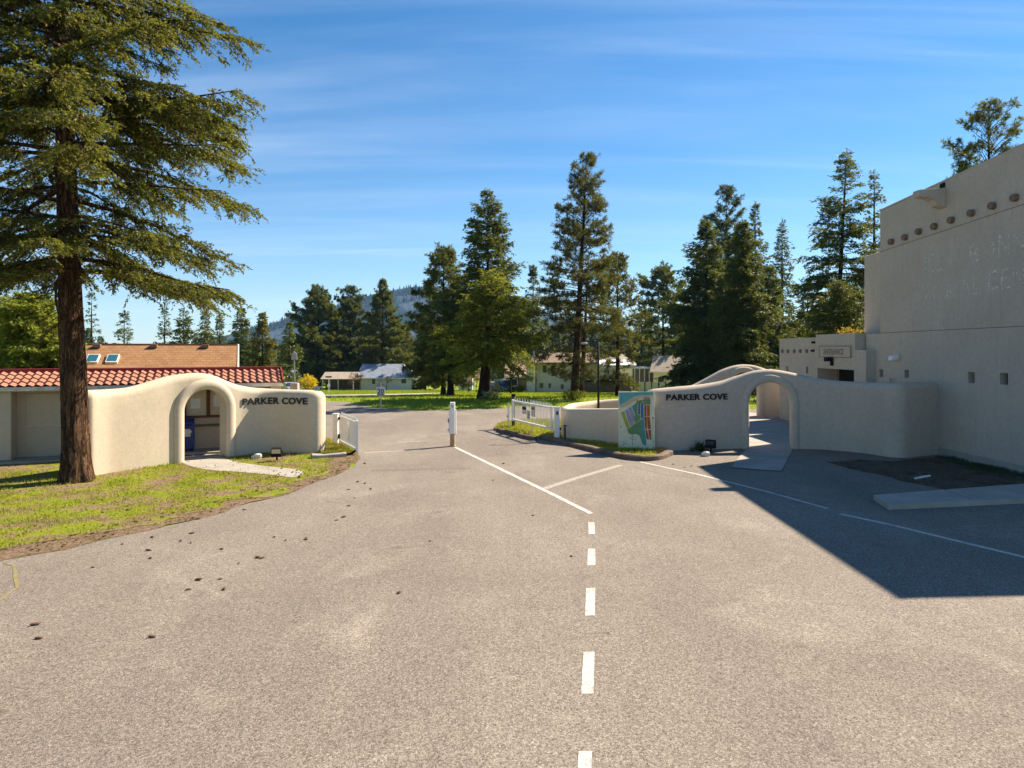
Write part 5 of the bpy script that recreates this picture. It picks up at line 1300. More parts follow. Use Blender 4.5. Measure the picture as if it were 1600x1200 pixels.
for (x, y, w2, h2) in [(110, 730, 12, 10), (655, 578, 14, 14), (660, 1085, 10, 9), (100, 1055, 8, 10), (305, 930, 5, 110), (305, 905, 3, 12), (400, 1070, 18, 5), (165, 1020, 22, 5), (150, 1045, 12, 7), (190, 1005, 10, 4), (140, 990, 16, 3)] + [(rnd.uniform(250, 430), 905 + i * 20, 40, 2) for i in range(8)] + [(rnd.uniform(640, 670), 600 + i * 55, 3, 22) for i in range(8)]:
    if h2 > 3 or w2 < 3: mb = MB()
    mb.solid([onb(*bc(x - w2, y + h2), .0012), onb(*bc(x + w2, y + h2), .0012), onb(*bc(x + w2, y - h2), .0012), onb(*bc(x - w2, y - h2), .0012)], nB * .001)
    if h2 > 3 or w2 < 3 or 940 < y < 960: mb.build('map_mark', M['olive'], mp, True)

# speed sign on the lawn and smaller sign beyond
gs = G(595, 639.5); ss = thing('speed_sign', 'white speed limit sign reading 20 at the lawn corner', 'road sign', tuple(gs))
Ysg = gs.y
mb = MB(); mb.box((-.035, -.02, 0), (.035, .03, 1.55)); mb.build('post', M['white_worn'], ss)
z0_, z1_ = PZ(618.5, Ysg) - gs.z, PZ(605.5, Ysg) - gs.z
mb = MB(); mb.box((-.24, -.035, z0_), (.24, -.021, z1_ + .02)); mb.build('plate', M['white'], ss, bevel=.003)
text_plane('20', 'numerals', (-.19, -.0355, z0_ + .13), (1, 0, 0), .38, .31, (0, -1, 0), M['letter'], ss, .004, .02, world=False)
mb = MB(); mb.box((-.2, -.040, z0_ + .04), (.2, -.0355, z0_ + .09)); mb.build('caption', M['letter'], ss)
s2 = thing('street_sign', 'thin signpost with small round plate in front of the carport', 'road sign', tuple(GX(513.5, 70)))
g2 = gz(70); mb = MB(); mb.tube([(0, 0, 0), (0, 0, PZ(588, 70) - g2)], .035, 6); mb.build('post', M['white_worn'], s2)
mb = MB(); zz = PZ(602.5, 70) - g2; mb.tube([(0, -.05, zz), (0, -.08, zz)], .16, 14); mb.build('plate', M['white'], s2)
mb = MB(); mb.box((-.32, -.03, PZ(590, 70) - g2), (.32, -.01, PZ(588, 70) - g2 + .02)); mb.build('name_blade', M['black'], s2)
for px, lab, mt in ((492.5, 'cream bollard right of the forsythia bush', 'cream'), (498, 'white capped bollard next to the cream one', 'white')):
    b = thing('bollard', lab, 'bollard', tuple(GX(px, 60))); mb = MB(); g2 = gz(60)
    mb.tube([(0, 0, 0), (0, 0, PZ(606, 60) - g2)], .12, 10); mb.build('body', M[mt], b)
    mb = MB(); mb.tube([(0, 0, PZ(606, 60) - g2), (0, 0, PZ(604.3, 60) - g2), (0, 0, PZ(603.6, 60) - g2)], [.15, .15, .05], 10); mb.build('cap', M[mt], b)

# street lamp inside the planter
sl = thing('street_lamp', 'black street lamp with double curved arm rising from the planter', 'street lamp', ((935 - CX) / F * 27.9, 27.9, 0))
mb = MB(); mb.tube([(0, 0, 0), (0, 0, 2), (0, 0, PZ(533.5, 27.9))], [.05, .045, .035], 10); mb.build('pole', M['black'], sl, smooth=True)
zt_ = PZ(534, 27.9); mb = MB(); mb.tube([(0, 0, zt_), (-.18, 0, zt_ + .03), (-.38, 0, zt_), (-.5, 0, zt_ - .05)], .018, 8); mb.tube([(0, 0, zt_ - .16), (-.2, 0, zt_ - .05), (-.42, 0, zt_ - .08)], .012, 6); mb.build('arm', M['black'], sl)
mb = MB(); mb.ball((-.58, 0, zt_ - .06), .16, 12, 6, (1, .55, .3)); mb.build('lamp_head', M['grey_metal'], sl)
mb = MB(); mb.tube([(0, 0, 0.0), (0, 0, .12)], .09, 12); mb.build('base', M['black'], sl)

# floodlights at the feet of the walls
def flood(label, px, py, tilt, w=.32, lens='glass'):
    g = G(px, py); t = thing('floodlight', label, 'floodlight', tuple(g), tilt)
    mb = MB(); mb.tube([(0, 0, -.02), (0, 0, .16)], .03, 8); mb.build('stake', M['black'], t)
    mb = MB(); mb.solid([(-w / 2, -.10, .15), (w / 2, -.10, .15), (w / 2, -.14, .42), (-w / 2, -.14, .42)], (0, .17, .03)); mb.build('housing', M['black'], t, bevel=.015)
    mb = MB(); mb.solid([(-w / 2 + .03, -.128, .27), (w / 2 - .03, -.128, .27), (w / 2 - .03, -.145, .40), (-w / 2 + .03, -.145, .40)], (0, -.006, 0)); mb.build('lens', M[lens], t)
    mb = MB(); mb.box((-w / 2 - .015, -.03, .14), (-w / 2, .0, .34)); mb.box((w / 2, -.03, .14), (w / 2 + .015, .0, .34)); mb.build('bracket', M['black'], t)
flood('small black floodlight with pale lens in the grass under the left lettering', 432.5, 721, R(8), .33, 'board_cream')
flood('dark floodlight beside the yucca at the foot of the right wall', 1111, 707, R(-35), .34)
for px, py, s, lab in ((402, 717.5, .15, 'white rock in the grass right of the left arch path'), (1103, 713, .13, 'pale stone by the right floodlight'), (1047, 696, .06, 'small pale stone near the map board foot')):
    o = MB().ball((0, 0, s * .5), s, 10, 7, (1.15, .9, .75)); me = o.mesh()
    for v in me.vertices: v.co += v.co.normalized() * mnoise.noise(v.co * 9) * s * .45
    ob2 = link('rock', me, M['rock']); g = G(px, py); ob2.location = g; tag(ob2, lab, 'rock')
def spiky(name, label, cat, px, py, n, L, leaf, seed, w=.06, g=None, z=0.0):
    rng = np.random.default_rng(seed); b = G(px, py) if g is None else g; t = thing(name, label, cat, tuple(b + Vector((0, 0, z))))
    az = rng.uniform(0, 6.28, n); el_ = rng.uniform(.35, 1.45, n); D = np.stack([np.cos(az) * np.cos(el_), np.sin(az) * np.cos(el_), np.sin(el_)], 1)
    Ls = L * rng.uniform(.6, 1.1, n); C = cards(np.zeros((n, 3)) + rng.normal(0, .02, (n, 3)) * [1, 1, 0], D, Ls, np.full(n, w), rng)
    w2 = sticks(np.array([[0, 0, -.02]]), np.array([[0, 0, L * .25]]), np.array([.04]), np.array([.03]), 6)
    link('leaves', npmesh(*C), M[leaf], t); link('crown_base', npmesh(*w2), M['bark'], t); return t
spiky('yucca', 'dark spiky yucca plant against the right wall', 'plant', 1094, 705, 60, .42, 'yucca', 1)
spiky('yucca', 'tiny dark spiky plant left of the yucca', 'plant', 1081, 705.5, 26, .18, 'yucca', 2, .03)
spiky('dried_plant', 'dry tangled plant spilling over the kerb end', 'plant', 1031, 711, 90, .30, 'redtwig', 3, .02)
for i, (px, py) in enumerate(((900, 633), (925, 635), (948, 634))): spiky('dry_tuft', ['pale dry grass tuft near the planter left end', 'pale dry grass tuft under the street lamp', 'pale dry grass tuft right of the street lamp'][i], 'plant', px, py, 60, .35, 'palebud', 20 + i, .02, Vector(((px - CX) / F * 27.6, 27.6 + i * .3, 0)), z=.85)
# paper scrap
ps_ = MB(); q = [G(1428, 748), G(1440, 745.5), G(1454, 743.5), G(1454, 745.5), G(1442, 747.5), G(1430, 750)]; ps_.solid([p + Vector((0, 0, .014)) for p in q], (0, 0, .02)); tag(ps_.build('paper_scrap', M['paper']), 'white paper strip lying on the shaded ground', 'litter')

# ---- vehicles
def vehicle(name, label, cat, loc, rz, Lc, Wc, Hc, mat, pickup=False):
    t = thing(name, label, cat, loc, rz); h0 = .32
    if pickup: pr = [(-Lc / 2, h0), (-Lc / 2, h0 + .62), (-Lc * .12, h0 + .66), (-Lc * .06, Hc), (Lc * .16, Hc), (Lc * .25, h0 + .72), (Lc * .48, h0 + .62), (Lc / 2, h0 + .3), (Lc / 2, h0)]
    else: pr = [(-Lc / 2, h0), (-Lc / 2, h0 + .55), (-Lc * .42, Hc * .96), (Lc * .08, Hc), (Lc * .24, h0 + .62), (Lc * .46, h0 + .5), (Lc / 2, h0 + .25), (Lc / 2, h0)]
    mb = MB(); mb.solid([(x, -Wc / 2, z) for x, z in pr], (0, Wc, 0)); mb.build('body', mat, t, bevel=.06)
    gx0, gx1 = (-Lc * .05, Lc * .17) if pickup else (-Lc * .38, Lc * .12)
    for y in (-Wc / 2 - .004, Wc / 2 - .006):
        mb = MB(); mb.solid([(gx0, y, h0 + .72), (gx1 + .25, y, h0 + .72), (gx1, y, Hc - .1), (gx0 + .05, y, Hc - .1)], (0, .01, 0)); mb.build('side_window', M['glass'], t)
    xs = (Lc * .255 if pickup else Lc * .245); mb = MB(); mb.solid([(xs, -Wc / 2 + .15, h0 + .72), (xs, Wc / 2 - .15, h0 + .72), (gx1 + .03, Wc / 2 - .2, Hc - .06), (gx1 + .03, -Wc / 2 + .2, Hc - .06)], (.02, 0, .02)); mb.build('windscreen', M['glass'], t)
    for x in (-Lc * .31, Lc * .31):
        for y in (-Wc / 2 + .08, Wc / 2 - .08):
            mb = MB(); mb.tube([(x, y - .11, .34), (x, y + .11, .34)], .34, 16); wh = mb.build('wheel', M['tyre'], t)
            mb = MB(); mb.tube([(x, y - .13, .34), (x, y + .13, .34)], .18, 12); r_ = mb.build('rim', M['grey_metal'], t); r_.parent = wh
    for y in (-Wc / 2 + .28, Wc / 2 - .28):
        mb = MB(); mb.box((Lc / 2 - .01, y - .16, h0 + .26), (Lc / 2 + .02, y + .16, h0 + .42)); mb.build('headlight', M['white'], t)
    mb = MB(); mb.box((Lc / 2 - .04, -Wc / 2 + .05, h0 - .02), (Lc / 2 + .07, Wc / 2 - .05, h0 + .14)); mb.build('bumper', M['grey_metal'], t, bevel=.02)
    mb = MB(); mb.box((Lc / 2, -.32, h0 + .2), (Lc / 2 + .025, .32, h0 + .46)); mb.build('grille', M['black'], t)
    return t
vehicle('pickup_truck', 'dark navy pickup truck parked left of the salmon house', 'truck', tuple(GX(784, 96)), R(-62), 5.2, 1.9, 1.78, M['car_navy'], True)
vehicle('parked_car', 'pale silver car half hidden by the thick trunk', 'car', tuple(GX(769, 99)), R(-75), 4.4, 1.8, 1.5, M['car_silver'])
vehicle('parked_car', 'small silver car in the shade left of the yellow forsythia', 'car', tuple(GX(455, 92)), R(-60), 4.3, 1.75, 1.45, M['car_silver'])

# ---- shrubs
blob_shrub('forsythia', 'bright yellow flowering forsythia bush beyond the left wall', 'bush', GX(482, 92), 1.5, 2.6, 'forsythia', 1500, .24, 5)
bare_tree('purple_shrub', 'bare purple shrub in front of the carport', 'shrub', GX(563, 116), 3.0, 2.4, 'redtwig', 7, .22, 900)
bare_tree('bare_tree', 'small bare tree against the yellow bungalow wall', 'tree', GX(604, 116), 2.6, 1.7, 'redtwig', 8, .16, 400)
bare_tree('budding_tree', 'pale budding shrub between the two dark trunks', 'shrub', GX(732, 100), 4.4, 3.0, 'palebud', 9, .24, 1500)
bare_tree('pink_shrub', 'small pink flowering shrub left of the thick trunk', 'shrub', GX(744, 92), 2.4, 1.2, 'pinkbud', 10, .2, 400)
blob_shrub('ball_shrub', 'left of two clipped round shrubs by the salmon house', 'bush', GX(799, 92), .85, 1.1, 'lime', 700, .16, 11, 'clipped round shrubs')
blob_shrub('ball_shrub', 'right of two clipped round shrubs near the pale green house corner', 'bush', GX(813.5, 92), .95, 1.15, 'lime', 800, .16, 12, 'clipped round shrubs')
bare_tree('lawn_sapling', 'small leafy tree with pale leaves left of the pale green house', 'tree', GX(798, 78), 5.2, 2.6, 'lime', 13, .24, 2600)
blob_shrub('flower_clump', 'yellow flowering clump at the foot of the twin pine trunks', 'plant', GX(897, 47.5), 1.0, .7, 'lime', 700, .16, 14)
blob_shrub('flower_clump', 'dry yellow plant clump at the foot of the thick dark trunk', 'plant', GX(767, 48.5), .8, .6, 'palebud', 500, .15, 15)

# ---- pine cones
def cone_mesh():
    mb = MB(); n, m = 9, 10; vs = []
    for i in range(n + 1):
        t = i / n; r = .032 * math.sin(math.pi * (t * .86 + .1)) ** .7
        for j in range(m): a = 2 * math.pi * (j + .5 * (i % 2)) / m; rr = r * (1.18 if (i + j) % 2 else .82); vs.append(((t - .5) * .115, rr * math.cos(a), .03 + rr * math.sin(a)))
    fs = [(i * m + j, i * m + (j + 1) % m, (i + 1) * m + (j + 1) % m, (i + 1) * m + j) for i in range(n) for j in range(m)] + [tuple(reversed(range(m))), tuple(range(n * m, n * m + m))]
    mb.add(vs, fs); return mb.mesh()
CM = cone_mesh(); CM.materials.append(M['cone']); CM.name = 'pine_cone'
rnd = random.Random(11); ncone = 0
def cone(px, py, s=1.0, z=.006, lab='brown pine cone lying loose on the sunlit asphalt', grp='pine cones scattered over the road'):
    global ncone
    g = G(px, py) if py is not None else Vector((px[0], px[1], 0)); o = bpy.data.objects.new('pine_cone', CM); COL.objects.link(o)
    o.location = (g.x, g.y, z); o.rotation_euler = (0, rnd.uniform(-.15, .15), rnd.uniform(0, 6.28)); q = s * .56 * rnd.uniform(.7, 1.25); o.scale = (q * 1.25, q, q * .72)
    tag(o, lab, 'pine cone', grp); ncone += 1
c7 = [(145, 740), (160, 797), (632, 791), (785, 593), (935, 591), (829, 552), (917, 549), (386, 500), (995, 483), (1073, 459), (1093, 461), (923, 424), (619, 429), (511, 402), (800, 358), (754, 389), (795, 397), (635, 374), (1144, 373), (1191, 387), (1276, 382), (1403, 303), (1432, 290), (1453, 243), (1478, 210), (1453, 175), (1521, 149), (1545, 172), (1519, 66), (826, 298), (921, 270), (933, 268), (1018, 259), (628, 461), (1490, 143)]
for x, y in c7: cone(x / 2.667, 700 + y / 2.667, 1.15)
for x, y in ((672, 846), (893, 870), (624, 927), (787, 725), (770, 751), (833, 806)): cone(x, y, 1.0)
for x, y in ((1052, 726), (1070, 731), (1080, 729), (1098, 731), (1125, 734), (1131, 731), (1137, 733), (1160, 727)): cone(x, y, 1.0, .01)
rim = [Vector(p) for p in xy([(0, 874), (101, 857), (172, 839), (240, 826), (311, 809), (375, 788), (450, 771), (487, 754), (525, 741), (550, 728)])]
for i in range(95):
    s = rnd.random() ** .8 * (len(rim) - 1.001); k = int(s); p = rim[k].lerp(rim[k + 1], s - k); t = (rim[k + 1] - rim[k]).normalized(); n = Vector((-t.y, t.x))
    d = abs(rnd.gauss(0, .95)) - .08; q = p + n * d; cone((q.x, q.y), None, 1.0, .022, 'brown pine cone half buried in the litter along the left lawn edge', 'pine cones along the lawn edge')
for x, y in ((428, 738), (435, 743), (446, 744), (457, 740), (463, 741), (464, 737), (470, 737), (474, 740), (468, 746), (440, 734)): cone(x, y, 1.0, .034, 'brown pine cone on the end of the left concrete path', 'pine cones on the concrete path')
# ------------------------------------------------------------------ trees
# big fir at the left edge
bb_ = G(120, 753); Ht = 25.0
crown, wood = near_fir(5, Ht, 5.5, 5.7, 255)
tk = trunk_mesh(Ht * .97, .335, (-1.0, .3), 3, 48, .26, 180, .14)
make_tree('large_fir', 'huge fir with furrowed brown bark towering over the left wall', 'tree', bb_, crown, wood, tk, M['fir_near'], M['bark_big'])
# small branch tip poking in from the upper left canopy is part of the same crown

G1 = 'tall conifers behind the entrance'
T = [
 # name, label, px, Y, top py, half width px, kwargs
 ('ponderosa_pine', 'tallest pine right of centre with two bare lower trunks', 897, 49, 246, 72, dict(leaf='pine_brown', shape='pine', clear=.12, seed=21, tuft=True, gap=.1, nb=190, el=(-18, 66), barkm='bark_red', tr=.30, lean=(.9, 0), size=.30, wid=.16, sec=.40, dens=1.2)),
 ('broad_conifer', 'wide lime green conifer with thick dark leaning trunk in the middle lawn', 754, 49.5, 436, 74, dict(leaf='lime', shape='pine', clear=.28, seed=22, el=(-14, 60), nb=120, tr=.36, lean=(.6, 0), size=.21, dens=1.0, gap=.06, barkm='bark')),
 ('fir_tree', 'pointed dark fir rising directly behind the wide lime green conifer', 762, 60, 297, 74, dict(leaf='fir', shape='fir', clear=.2, seed=23, el=(-8, 45), nb=200, dens=1.0)),
 ('pine_tree', 'dense pine just left of the pointed dark fir', 693, 66, 389, 52, dict(leaf='pine', shape='pine', clear=.08, seed=24, tuft=True, nb=210, el=(-15, 60), size=.40, wid=.2, dens=1.3)),
 ('pine_tree', 'pine on the lawn with slim dark trunk left of the lime conifer', 704, 60, 478, 34, dict(leaf='pine', shape='round', clear=.2, seed=25, tuft=True, nb=110, el=(-15, 55), size=.40, wid=.2, dens=1.4, tr=.3)),
 ('fir_tree', 'pale thin fir in the gap right of the lime green conifer', 833, 120, 415, 30, dict(leaf='fir_blue', shape='cone', clear=.1, seed=26, dens=.8)),
 ('pine_tree', 'browned conifer leaning out right of the tallest pine', 965, 56, 405, 34, dict(leaf='pine_brown', shape='round', clear=.12, seed=27, tuft=True, nb=130, el=(-10, 60), size=.36, wid=.18, dens=1.2)),
 ('pine_tree', 'soft rounded pine right of the browned conifer', 1036, 118, 424, 36, dict(leaf='pine', shape='round', clear=.1, seed=28, tuft=True, nb=150, el=(-15, 60), size=.5, wid=.25, dens=1.4)),
 ('pine_tree', 'tall rounded pine top rising behind the dark fir cluster', 1135, 88, 296, 54, dict(leaf='fir_blue', shape='pine', clear=.2, seed=29, tuft=True, nb=190, el=(-10, 64), size=.42, wid=.2, dens=1.3)),
 ('fir_tree', 'dark fir at the left side of the right hand cluster', 1103, 74, 345, 66, dict(leaf='fir', shape='fir', clear=.05, seed=30, nb=230, dens=1.15)),
 ('fir_tree', 'broad green fir in front of the right hand cluster', 1160, 66, 345, 66, dict(leaf='fir', shape='cone', clear=.05, seed=31, nb=250, dens=1.2)),
 ('fir_tree', 'narrow fir tip just right of the rounded pine top', 1180, 92, 316, 46, dict(leaf='fir_blue', shape='cone', clear=.1, seed=32, nb=180)),
 ('fir_tree', 'slim feathery fir between the cluster and the tall sparse fir', 1222, 96, 344, 42, dict(leaf='fir_blue', shape='cone', clear=.08, seed=33, nb=190, dens=.9)),
 ('fir_tree', 'tall sparse fir with bare leaning trunk left of the building', 1303, 60, 233, 70, dict(leaf='fir', shape='fir', clear=.22, seed=34, nb=170, gap=.12, lean=(1.1, 0), tr=.33, dens=.95, el=(-12, 42))),
 ('fir_tree', 'small fir partly cut off by the building corner', 1366, 62, 266, 46, dict(leaf='fir', shape='cone', clear=.15, seed=35, nb=150)),
 ('pine_tree', 'open pine top showing above the building parapet', 1545, 42, 166, 80, dict(leaf='pine', shape='pine', clear=.38, seed=36, tuft=True, nb=135, gap=.05, el=(5, 66), size=.27, wid=.16, dens=1.1)),
 ('pine_tree', 'leftmost tall pine above the yellow bungalow carport', 497, 138, 455, 46, dict(leaf='pine', shape='pine', clear=.05, seed=37, tuft=True, nb=210, el=(-15, 60), size=.55, wid=.26, dens=1.5)),
 ('pine_tree', 'dark pine behind the yellow bungalow roof', 548, 142, 453, 40, dict(leaf='fir_blue', shape='pine', clear=.05, seed=38, tuft=True, nb=200, el=(-15, 60), size=.55, wid=.26, dens=1.5)),
 ('pine_tree', 'pointed sunlit pine right of the bungalow chimney', 598, 136, 438, 44, dict(leaf='pine', shape='cone', clear=.05, seed=39, tuft=True, nb=220, el=(-15, 60), size=.55, wid=.26, dens=1.5)),
 ('fir_tree', 'small pale fir right of the yellow bungalow', 636, 148, 506, 22, dict(leaf='fir_gold', shape='cone', clear=.03, seed=40)),
 ('fir_tree', 'golden brown fir just right of the kiosk roof end', 410, 62, 489, 30, dict(leaf='fir_gold', shape='cone', clear=.03, seed=41, nb=150, dens=1.2)),
 ('fir_tree', 'dark blue green fir right of the orange roof', 377, 72, 480, 32, dict(leaf='fir_blue', shape='cone', clear=.03, seed=42, nb=150, dens=1.2)),
 ('fir_tree', 'small fir behind the right half of the orange roof', 343, 96, 495, 17, dict(leaf='fir_blue', shape='column', clear=.03, seed=43)),
 ('fir_tree', 'rounded fir behind the orange roof vent', 320, 88, 487, 26, dict(leaf='pine', shape='fir', clear=.03, seed=44)),
 ('fir_tree', 'wide dark fir behind the middle of the orange roof', 287, 80, 483, 36, dict(leaf='fir', shape='fir', clear=.03, seed=45, dens=1.2)),
 ('fir_tree', 'thin pale fir left of the wide dark one behind the orange roof', 257, 84, 474, 24, dict(leaf='fir_blue', shape='cone', clear=.03, seed=46, gap=.2)),
 ('fir_tree', 'loose fir above the right skylight', 194, 72, 486, 30, dict(leaf='fir_blue', shape='fir', clear=.03, seed=47, gap=.25, dens=.8)),
 ('fir_tree', 'sparse fir just right of the big brown trunk', 143, 62, 458, 28, dict(leaf='fir_blue', shape='cone', clear=.03, seed=48, gap=.3, dens=.7)),
 ('cedar', 'bright yellow green cedar at the left edge behind the kiosk', 52, 33, 468, 62, dict(leaf='bright', shape='round', clear=.02, seed=49, nb=210, dens=1.3, el=(-20, 40), size=.2)),
 ('cedar', 'second bright cedar cut off by the left frame edge', -18, 36, 450, 60, dict(leaf='bright', shape='fir', clear=.02, seed=50, nb=190, dens=1.2, el=(-20, 40), size=.2)),
 ('fir_tree', 'dark fir filling the gap right of the forsythia', 452, 104, 505, 26, dict(leaf='fir', shape='fir', clear=.03, seed=51)),
 ('fir_tree', 'low dark fir between the cluster and the tall sparse fir', 1262, 70, 438, 40, dict(leaf='fir', shape='fir', clear=.03, seed=52, nb=170, dens=1.1)),
 ('young_fir', 'bushy bright fir under the tall sparse fir', 1312, 50, 442, 36, dict(leaf='pine', shape='round', clear=.03, seed=53, nb=150, dens=1.1)),
 ('fir_tree', 'dark fir filling behind the lime conifer right side', 812, 128, 468, 34, dict(leaf='fir', shape='fir', clear=.03, seed=54, dens=1.2)),
 ('fir_tree', 'dark fir left of the pine with slim trunk', 664, 128, 478, 28, dict(leaf='fir', shape='fir', clear=.03, seed=55, dens=1.2)),
 ('fir_tree', 'hazy fir between the browned conifer and the rounded pine', 1003, 138, 470, 30, dict(leaf='fir_blue', shape='fir', clear=.03, seed=56)),
 ('fir_tree', 'dense low fir closing the right side of the cluster', 1203, 80, 415, 44, dict(leaf='fir', shape='fir', clear=.03, seed=58, nb=190, dens=1.2)),
 ('fir_tree', 'dense low fir in the middle of the right hand cluster', 1130, 70, 430, 50, dict(leaf='fir', shape='fir', clear=.03, seed=59, nb=190, dens=1.2)),
 ('fir_tree', 'dark low fir behind the tan roof house', 1072, 122, 462, 32, dict(leaf='fir', shape='fir', clear=.03, seed=57)),
]
for nm, lab, px, Y, top, hw, kw in T:
    kw = dict(kw); sd = kw.get('seed'); tree_at(nm, lab, px, Y, top, hw, group=None, **kw)
# second slim trunk beside the ponderosa
tk2 = trunk_mesh(11, .2, (.6, 0), 9, 10, .3, 20)
cr2, wd2 = conifer(61, 12.5, 1.9, 5.0, .34, nb=70, shape='round', el=(-10, 55), tuft=True, wid=.16)
make_tree('ponderosa_pine', 'slimmer reddish trunk pine standing beside the tallest pine', 'tree', GX(908, 51.5), cr2, wd2, tk2, M['pine_brown'], M['bark_red'])
# golden shrub by the tower corner
bare_tree('golden_tree', 'golden leaved small tree peeking left of the rear tower', 'tree', GX(1338, 46), 4.9, 1.3, 'yellow_leaf', 71, .2, 1500)

# distant mass of conifers closing the horizon
rng = np.random.default_rng(99); parts = []
protos = [conifer(200 + i, 14, 3.1, .3, .8, shape=('fir', 'cone', 'column', 'round')[i % 4], nb=75, dens=1.1, wid=.5) for i in range(5)]
for i in range(420):
    px = rng.uniform(-420, 2000); Y = rng.uniform(155, 330); p = protos[i % 5]
    if 205 < px < 245: s = rng.uniform(.5, .6)
    else: s = rng.uniform(.6, 1.15) * (Y / 200) * (.75 if px < 480 else 1)
    V = p[0][0] * s; a = rng.uniform(0, 6.28); V = np.stack([V[:, 0] * math.cos(a) - V[:, 1] * math.sin(a), V[:, 0] * math.sin(a) + V[:, 1] * math.cos(a), V[:, 2]], 1)
    V += np.array([(px - CX) / F * Y, Y, gz(Y)]); parts.append((V, p[0][1], np.clip(p[0][2] * .8 + rng.uniform(-.1, .15), 0, 1)))
    w = p[1]; 
tag(link('distant_forest', npmesh(*join(parts)), M['fir_blue']), 'dark mass of distant conifers closing off the view', kind='stuff')

# grass and litter
holes = [path_xy]
scatter_blades('grass', 'short yellow green grass of the left lawn', inner + [(-7.6, 25.0), (-8.8, 23.6), (-10.5, 22.0), (-12, 19.6), (-15.5, 20.2), (-20, 19.5), (-30, 18), (-30, 12)], 170000, .07, .013, 'blade', 1, zoff=.018, holes=holes)
scatter_blades('dead_grass', 'yellow dead grass along the road edge of the left lawn', lit, 70000, .05, .013, 'dead_grass', 8, zoff=.02, holes=holes)
scatter_blades('bark_litter', 'dark bark flakes strewn over the left verge', lit, 26000, .055, .03, 'flake', 9, flat=True, zoff=.03)
scatter_blades('grass', 'weedy grass behind the left wall end', [(-8.3, 25.6), (-7.2, 23.8), (-6.2, 22.9), (-5.3, 23.3), (-6.0, 25.6), (-8.4, 28)], 9000, .14, .018, 'blade', 2, zoff=.018, clump=False)
scatter_blades('fallen_needles', 'brown fallen needles along the left lawn edge', lit, 170000, .075, .014, 'needle_dry', 3, flat=True, zoff=.022)
scatter_blades('grass', 'grass on the island behind the right gate', isl, 60000, .11, .018, 'blade', 4, zoff=.07, clump=False)
scatter_blades('grass', 'weeds along the building foundation', [(14.0, 22.6), (14.6, 22.5), (14.95, 17.4), (14.2, 17.6), (13.6, 20)], 9000, .09, .014, 'yucca', 5, zoff=.012)
scatter_blades('grass', 'sparse litter in front of the right wall', xy([(1290, 722), (1345, 718), (1400, 722), (1466, 713)]) + [(14.75, 20.6), (14.95, 17.6)] + xy([(1440, 760), (1380, 744)]), 9000, .05, .014, 'needle_dry', 6, flat=True, zoff=.014)
farp = [(p.x, p.y) for p in (G(507, 626), G(542, 628.5), G(590, 638), G(655, 642), G(792, 638.5), G(880, 637))] + [(12, 40), (26, 42), (60, 80), (60, 120), (-45, 120), (-34, 90), (-22, 62)]
dr2 = [(p.x, p.y) for p in drive]
scatter_blades('grass', 'lush green grass of the far lawns', farp, 190000, .13, .06, 'blade_far', 7, clump=False, holes=[dr2])
for i, (px, py, n, s) in enumerate(((24, 745, 1, 1),)): pass
# ------------------------------------------------------------------ mountain, sky, sun, camera
RK = [(-700, 560), (0, 560), (250, 548), (330, 530), (420, 508), (450, 497), (480, 490), (520, 481), (560, 467), (585, 459), (620, 452), (650, 448), (668, 447), (700, 451), (760, 463), (830, 482), (900, 500), (1000, 522), (1150, 540), (1400, 555), (2400, 562)]
YM = 2300.0; rk = np.array(RK, float); nxm, nym = 420, 60; Vm = []
for j in range(nym + 1):
    t = j / nym; Y = 1250 + (YM - 1250) * min(1, t / .8) + max(0, t - .8) * 3000
    for i in range(nxm + 1):
        px = -600 + 2800 * i / nxm; x = (px - CX) / F * Y; zr0 = PZ(np.interp(px, rk[:, 0], rk[:, 1]), YM)
        pr = min(1, t / .8); prof = pr ** 1.15 if t <= .8 else 1 - (t - .8) * 2.2
        n = 26 * mnoise.noise(Vector((x * .004, Y * .004, 0))) + 14 * mnoise.noise(Vector((x * .012, Y * .012, 5))) + 4 * mnoise.noise(Vector((x * .05, Y * .05, 9)))
        Vm.append((x, Y, -30 + (zr0 + 30) * prof + n * math.sin(min(1, pr) * math.pi) * .9 + (1.8 * mnoise.noise(Vector((x * .15, Y * .15, 2))) if pr > .5 else 0)))
Qm = [(j * (nxm + 1) + i, j * (nxm + 1) + i + 1, (j + 1) * (nxm + 1) + i + 1, (j + 1) * (nxm + 1) + i) for j in range(nym) for i in range(nxm)]
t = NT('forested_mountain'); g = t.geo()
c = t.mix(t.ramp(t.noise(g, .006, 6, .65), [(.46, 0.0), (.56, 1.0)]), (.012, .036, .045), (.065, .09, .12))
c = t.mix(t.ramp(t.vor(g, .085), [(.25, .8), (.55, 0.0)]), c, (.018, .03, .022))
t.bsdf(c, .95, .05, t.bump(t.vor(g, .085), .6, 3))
tag(link('mountain', npmesh(Vm, Qm), t.m, smooth=True), 'bluish forested mountain rising behind the pines', kind='structure')
# trees standing along the ridge line give it a serrated edge
rng = np.random.default_rng(5); px = rng.uniform(380, 700, 900); Y = rng.uniform(2050, 2295, 900)
X = (px - CX) / F * Y; zz = np.array([PZ(np.interp(p, rk[:, 0], rk[:, 1]), YM) for p in px]); pr = ((Y - 1250) / (YM - 1250)) ** 1.15; zz = -30 + (zz + 30) * pr
A = np.stack([X, Y, zz - 4], 1); B = A + np.array([0, 0, 1]) * rng.uniform(12, 21, 900)[:, None]
Vt, Qt = sticks(A, B, rng.uniform(3, 4.5, 900), np.full(900, .1), 5)
tag(link('ridge_forest', npmesh(Vt, Qt), M['fir_blue']), 'tiny conifers along the mountain ridge', kind='stuff')

